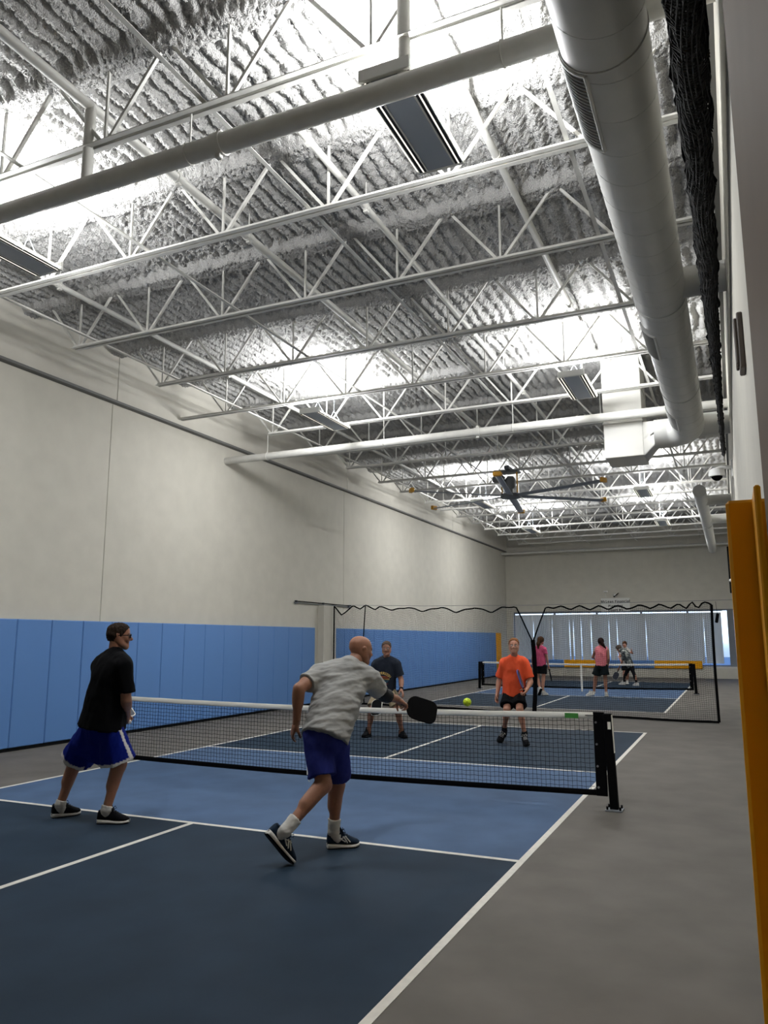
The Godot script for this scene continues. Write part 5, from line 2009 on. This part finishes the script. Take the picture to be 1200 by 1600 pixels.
func build_people() -> void:
	people_materials()
	var J: Dictionary = JOINTS
	# ---- man in black at the net's left end
	var blue := lin(Color(0.07, 0.13, 0.44))
	var white := lin(Color(0.80, 0.79, 0.77))
	var a_paint := func(p: Vector3, j: Dictionary, hs: Vector3, fw: Vector3) -> Color:
		var s := "R" if p.distance_to(j.hipR.lerp(j.knR, 0.6)) < p.distance_to(j.hipL.lerp(j.knL, 0.6)) else "L"
		var hp: Vector3 = j["hip" + s]
		var kn: Vector3 = j["kn" + s]
		var ax := (kn - hp).normalized()
		var t := (p - hp).dot(ax) / (hp.distance_to(kn) * 0.92)
		var out: Vector3 = hs * (1.0 if s == "R" else -1.0)
		out = (out - ax * out.dot(ax)).normalized()
		var v := p - hp - ax * (p - hp).dot(ax)
		var ang := atan2(v.dot(fw), v.dot(out))
		if t > 0.915 and ang < 0.35:
			return white
		if absf(ang - 0.25) < 0.14 and t > -0.2:
			return white
		return blue
	var A: Dictionary = J.A
	person(A, {"label": "man in black t-shirt and royal blue shorts with white trim, waiting at the net", "cell": 0.012, "cloth_cell": 0.010, "head_cell": 0.0045, "hand_cell": 0.0045, "build": 1.10, "hem_r": 0.235, "depth": 0.88, "face": Vector3(0.76, -0.02, -0.65), "skin": M.skin_tan,
		"sleeve": 0.80, "loose": 0.036, "hem": 0.035, "belly": 0.06, "shirt": M.tee_black, "fold": 0.009, "fold_scale": Vector3(7, 3, 7), "shorts": M.tint_cloth, "short_paint": a_paint, "short_len": 0.92, "short_wide": 0.102, "short_flare": 1.38, "short_fill": 0.86,
		"sock": M.sock_white, "sock_top": 0.10, "shoe": M.shoe_black, "sole": M.sole_white, "lace": M.shoe_black, "hair": M.hair_brown, "hair_line": 0.022, "hair_low": 0.055, "hair_thick": 0.004,
		"glasses": M.black, "glass_wire": 0.0038, "dark_lens": true, "eyes": true,
		"handR": [Vector3(-0.7, -0.3, -0.2), Vector3(0, 0.5, -1), 1.15], "handL": [Vector3(0.6, -0.3, 0.2), Vector3(0, 0.5, -1), 1.15]})
	# emblem on the shorts
	var root := get_node("person") as Node3D
	var ec: Vector3 = A.hipR.lerp(A.knR, 0.66) + Vector3(0.115, 0.0, 0.038)
	logo(root, ec, Vector3(0.95, 0.1, 0.3))
	paddle("white-edged paddle held by the man in black", A.haR + A.base, Vector3(-0.80, 0.30, -0.50), Vector3(0.3, 0.9, 0.2), M.paddle_grey, M.net_white, M.net_white)
	# ---- man in grey, lunging
	var B: Dictionary = J.B
	var rb := person(B, {"label": "bald man in grey t-shirt and purple-blue shorts lunging over the kitchen line", "cell": 0.012, "cloth_cell": 0.010, "head_cell": 0.0045, "hand_cell": 0.0045, "build": 1.08, "face": Vector3(0.50, -0.12, -0.86), "head_up": Vector3(0.18, 1.0, -0.25), "skin": M.skin_tan,
		"sleeve": 0.62, "loose": 0.030, "hem": 0.04, "hem_r": 0.195, "depth": 0.90, "shirt": M.tee_grey, "fold": 0.010, "fold_scale": Vector3(4.0, 12, 6), "fold_turn": 0.55, "shorts": M.short_purple, "short_len": 0.84, "short_wide": 0.104, "short_flare": 0.98,
		"sock": M.sock_white, "sock_top": 0.26, "shoe": M.shoe_navy, "sole": M.sole_white, "lace": M.shoe_navy, "stripe": M.sole_white, "eyes": true,
		"handR": [Vector3(-0.35, -0.9, 0.2), Vector3(-0.5, 0.6, -0.5), 1.2], "handL": [Vector3(0.75, 0.1, -0.55), Vector3(0.3, 0.1, 0.9), 0.55]})
	var br := MB.new()
	var e0: Vector3 = B.shR.lerp(B.elR, 0.72)
	var e1: Vector3 = B.elR.lerp(B.wrR, 0.30)
	var fl := []
	var fr := []
	for k in 9:
		var f := k / 8.0
		fl.append(e0.lerp(B.elR, f * 2.0) if f < 0.5 else B.elR.lerp(e1, f * 2.0 - 1.0))
		fr.append(0.062 - 0.004 * f + 0.003 * sin(k * 2.0))
	tube(br, fl, fr, 18)
	part(br, "elbow_brace", M.brace, rb)
	br = MB.new()
	tube(br, [e1.lerp(B.elR, 0.35), e1.lerp(B.elR, 0.20)], 0.0605, 18)
	part(br, "brace_band", M.paddle_grey, rb)
	paddle("black paddle swung over the net band by the man in grey", B.haR + B.base - Vector3(0.0, 0.0, 0.0), Vector3(2.076, 0.985, 1.44) - B.haR - B.base, Vector3(0.30, 0.40, 0.85), M.paddle_black, M.paddle_black, M.paddle_black, 0.06)
	# ---- man in navy print t-shirt
	var C: Dictionary = J.C
	var rc := person(C, {"label": "man in navy print t-shirt and khaki shorts standing ready beyond the net", "cell": 0.015, "cloth_cell": 0.012, "head_cell": 0.006, "hand_cell": 0.006, "build": 1.0, "face": Vector3(0.30, -0.10, 0.95), "skin": M.skin_mid,
		"sleeve": 0.74, "loose": 0.030, "hem": 0.06, "hem_r": 0.19, "depth": 0.9, "belly": 0.07, "shirt": M.tee_navy, "fold": 0.008, "shorts": M.short_khaki, "short_len": 0.80, "short_wide": 0.112,
		"shoe": M.shoe_black, "sole": M.shoe_black, "lace": M.shoe_black, "hair": M.hair_grey, "hair_line": 0.020, "hair_low": 0.034, "hair_thick": 0.003, "glasses": M.wire, "glass_wire": 0.0016, "eyes": true, "brow": M.hair_grey,
		"handR": [Vector3(0.5, -0.2, -0.5), Vector3(0.6, 0.4, 0.4), 1.15], "handL": [Vector3(-0.9, 0, 0), Vector3(-0.2, 0.1, 1), 0.5]})
	shirt_print(rc, C)
	br = MB.new()
	tube(br, [C.wrL.lerp(C.elL, 0.16), C.wrL.lerp(C.elL, 0.04)], 0.036, 14)
	part(br, "wristwatch", M.black, rc)
	paddle("dark paddle with white rim hanging from the hand of the man in navy", C.haR + C.base, Vector3(0.10, -0.80, 0.40), Vector3(-0.1, 0.35, 0.9), M.paddle_black, M.net_white, M.paddle_black, 0.10)
	# ---- man in orange
	var D: Dictionary = J.D
	person(D, {"label": "man in bright orange t-shirt and black shorts stepping forward beyond the net", "cell": 0.015, "cloth_cell": 0.012, "head_cell": 0.006, "hand_cell": 0.006, "build": 0.98, "face": Vector3(0.20, 0.02, 0.98), "skin": M.skin_light,
		"sleeve": 0.80, "loose": 0.032, "hem": 0.03, "hem_r": 0.185, "depth": 0.9, "shirt": M.tee_orange, "fold": 0.010, "fold_scale": Vector3(8, 3.5, 8), "shorts": M.short_black, "short_len": 0.80, "short_wide": 0.098, "short_flare": 1.2,
		"sock": M.short_black, "sock_top": 0.12, "shoe": M.shoe_black, "sole": M.shoe_black, "lace": M.sole_white, "hair": M.hair_ginger, "hair_line": 0.010, "hair_low": 0.030, "hair_thick": 0.004, "glasses": M.wire, "glass_wire": 0.0016, "eyes": true, "brow": M.hair_ginger,
		"handR": [Vector3(0.8, 0, 0.3), Vector3(0.2, 0, 1), 0.5], "handL": [Vector3(-0.8, 0.0, 0.3), Vector3(0.0, 0.8, 0.6), 1.15]})
	paddle("blue-edged paddle held edge-on by the man in orange", D.haL + D.base, Vector3(-0.26, 0.93, 0.10), Vector3(0.95, 0.25, -0.10), M.paddle_grey, M.paddle_blue, M.paddle_black)
	# ---- the four on the far court
	var E: Dictionary = J.E
	var eh: Vector3 = E.head
	person(E, {"label": "woman in hot pink t-shirt and black shorts with long hair on the far court", "cell": 0.019, "head_cell": 0.010, "hand_cell": 0.009, "build": 0.92, "fem": true, "face": Vector3(0.55, 0.0, -0.85), "skin": M.skin_light,
		"sleeve": 0.5, "loose": 0.016, "hem": -0.02, "shirt": M.tee_pink, "shorts": M.short_black, "short_len": 0.55, "short_wide": 0.108, "sock": M.sock_white, "sock_top": 0.10, "shoe": M.shoe_white, "sole": M.sole_white, "lace": M.sole_white,
		"hair": M.hair_long, "hair_line": 0.07, "hair_low": 0.09, "hair_thick": 0.016, "tail": [[eh + Vector3(-0.03, 0.03, 0.06), 0.06], [eh + Vector3(-0.06, -0.10, 0.09), 0.058], [eh + Vector3(-0.07, -0.22, 0.09), 0.03]],
		"handR": [Vector3(-0.6, 0, -0.4), Vector3(-0.2, 0.1, -1), 1.1]})
	paddle("black paddle held low by the woman in hot pink", E.haR + E.base, Vector3(0.14, -0.95, -0.1), Vector3(0.9, 0.1, -0.35), M.paddle_black, M.paddle_black, M.paddle_black)
	var F: Dictionary = J.F
	var fh: Vector3 = F.head
	var f_paint := func(p: Vector3) -> Color:
		var k := 0.5 + 0.5 * sin(p.y * 150.0 + 2.0 * sin(p.x * 25.0))
		return lin(Color(0.95, 0.62, 0.64)).lerp(lin(Color(0.86, 0.36, 0.42)), smoothstep(0.35, 0.65, k))
	person(F, {"label": "woman in coral patterned sleeveless top and dark skort with a ponytail", "cell": 0.019, "head_cell": 0.010, "hand_cell": 0.009, "build": 0.98, "fem": true, "face": Vector3(0.25, 0.0, -0.97), "skin": M.skin_mid,
		"sleeve": 0.0, "loose": 0.018, "hem": -0.01, "shirt": M.tint_knit, "shirt_paint": f_paint, "shorts": M.skort, "short_len": 0.66, "short_wide": 0.125, "short_flare": 1.12, "sock": M.sock_white, "sock_top": 0.08, "shoe": M.shoe_white, "sole": M.sole_white, "lace": M.sole_white,
		"hair": M.hair_dark, "hair_line": 0.07, "hair_low": 0.06, "hair_thick": 0.012, "tail": [[fh + Vector3(0.0, 0.03, 0.10), 0.05], [fh + Vector3(0.07, -0.08, 0.12), 0.045], [fh + Vector3(0.14, -0.18, 0.11), 0.02]]})
	var G: Dictionary = J.G
	var g_paint := func(p: Vector3) -> Color:
		var k := noise.get_noise_3d(p.x * 7.0, p.y * 5.0, p.z * 7.0)
		return lin(Color(0.20, 0.22, 0.23)) if k < 0.0 else lin(Color(0.42, 0.44, 0.43)) if k < 0.25 else lin(Color(0.60, 0.61, 0.58))
	person(G, {"label": "grey-haired person in camouflage top and black leggings bending forward on the far court", "cell": 0.019, "head_cell": 0.010, "hand_cell": 0.009, "build": 0.95, "fem": true, "face": Vector3(-0.85, -0.45, -0.1), "head_up": Vector3(-0.3, 1, 0), "skin": M.skin_mid,
		"sleeve": 0.75, "loose": 0.02, "hem": 0.05, "shirt": M.tint_knit, "shirt_paint": g_paint, "shorts": M.legging, "short_len": 1.85, "sock": M.sock_white, "sock_top": 0.06, "shoe": M.shoe_white, "sole": M.sole_white, "lace": M.sole_white,
		"hair": M.hair_grey, "hair_line": 0.06, "hair_low": 0.05, "hair_thick": 0.014, "handR": [Vector3(-0.4, 0, -0.8), Vector3(-0.9, 0, 0.2), 1.1]})
	paddle("dark paddle held low by the person in camouflage", G.haR + G.base, Vector3(-0.40, -0.88, 0.0), Vector3(0.2, 0.1, 0.97), M.paddle_grey, M.net_white, M.paddle_black)
	var Hh: Dictionary = J.H
	var hh: Vector3 = Hh.head
	person(Hh, {"label": "dark-haired woman in a pale top half hidden behind the person in camouflage", "cell": 0.02, "head_cell": 0.010, "hand_cell": 0.009, "build": 0.86, "fem": true, "face": Vector3(0.05, 0.0, 1.0), "skin": M.skin_light,
		"sleeve": 0.6, "loose": 0.012, "hem": 0.02, "shirt": M.tee_white, "shorts": M.short_black, "short_len": 0.6, "short_wide": 0.105, "sock": M.sock_white, "sock_top": 0.1, "shoe": M.shoe_white, "sole": M.sole_white, "lace": M.sole_white,
		"hair": M.hair_long, "hair_line": 0.055, "hair_low": 0.10, "hair_thick": 0.014, "eyes": true})
	# ---- the ball
	var t := thing("pickleball", "yellow-green perforated pickleball in the air above the net band", "ball", Vector3(2.372, 1.084, 1.35))
	var mb := MB.new()
	ball(mb, Vector3.ZERO, Vector3.ONE * 0.0368, Basis.IDENTITY, 16, 24)
	part(mb, "shell", M.ball_yellow, t)
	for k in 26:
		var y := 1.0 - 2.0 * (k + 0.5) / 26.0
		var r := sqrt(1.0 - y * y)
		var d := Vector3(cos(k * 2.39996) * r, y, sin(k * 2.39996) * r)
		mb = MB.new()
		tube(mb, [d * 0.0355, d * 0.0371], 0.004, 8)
		part(mb, "hole_shade", M.ball_hole_shade, t)  # dark disc on the shell, painting the shade of a hole


func logo(root: Node3D, c: Vector3, n: Vector3) -> void:
	var z := n.normalized()
	var x := Vector3.UP.cross(z).normalized()
	var b := Basis(x, z.cross(x), z)
	var mb := MB.new()
	for s in [-1.0, 1.0]:
		var pts := []
		for k in 9:
			var a := PI * 0.15 + PI * 0.7 * k / 8.0
			pts.append(c + b * Vector3(cos(a) * 0.022, s * (sin(a) * 0.016 - 0.020), 0.0))
		tube(mb, pts, 0.0035, 5)
	part(mb, "emblem", M.sole_white, root)


# gold arched lettering, a sunset disc and a lower word on the chest
func shirt_print(root: Node3D, J: Dictionary) -> void:
	var sh := root.get_node("shirt") as MeshInstance3D
	var arr: PackedVector3Array = sh.mesh.surface_get_arrays(0)[Mesh.ARRAY_VERTEX]
	var hip: Vector3 = (J.hipL + J.hipR) * 0.5
	var up: Vector3 = ((J.neck - hip) as Vector3).normalized()
	var cs: Vector3 = (J.shR - J.shL).normalized()
	cs = (cs - up * cs.dot(up)).normalized()
	var fw := up.cross(cs).normalized()
	var rt := -cs          # reader's right
	var surf := func(u: float, v: float) -> Vector3:
		var best := -1.0
		for p in arr:
			var q: Vector3 = p - hip
			if absf(q.dot(rt) - u) < 0.02 and absf(q.dot(up) - v) < 0.02:
				best = maxf(best, q.dot(fw))
		return hip + rt * u + up * v + fw * (best + 0.004)
	var place := func(word: String, size: float, u: float, v: float, roll: float, m: Material) -> void:
		var c: Vector3 = surf.call(u, v)
		var l: Vector3 = surf.call(u - 0.03, v)
		var r: Vector3 = surf.call(u + 0.03, v)
		var t: Vector3 = surf.call(u, v + 0.03)
		var d: Vector3 = surf.call(u, v - 0.03)
		var x := (r - l).normalized()
		var z := x.cross(t - d).normalized()
		text(root, "shirt_lettering", word, size, c, Basis(x, z.cross(x), z) * Basis(Vector3.BACK, roll), m)
	var arc := "GETYURIESH"
	for k in arc.length():
		var a := lerpf(2.55, 0.60, k / float(arc.length() - 1))
		place.call(arc[k], 0.060, cos(a) * 0.135, 0.225 + sin(a) * 0.115, a - PI / 2, M.print_gold)
	for q in [[0.285, 0.085, "print_orange"], [0.265, 0.10, "print_orange"], [0.245, 0.11, "print_gold"], [0.222, 0.10, "print_blue"], [0.200, 0.085, "print_blue"], [0.170, 0.095, "print_red"], [0.148, 0.08, "print_red"]]:
		var mb := MB.new()
		var pts := []
		for k in 9:
			pts.append(surf.call(lerpf(-q[1], q[1], k / 8.0), q[0]))
		tube(mb, pts, 0.007, 4)
		part(mb, "shirt_print", M[q[2]], root)
	var word := "DRINK"
	for k in 5:
		place.call(word[k], 0.05, -0.085 + 0.042 * k, 0.095, 0.0, M.print_gold)
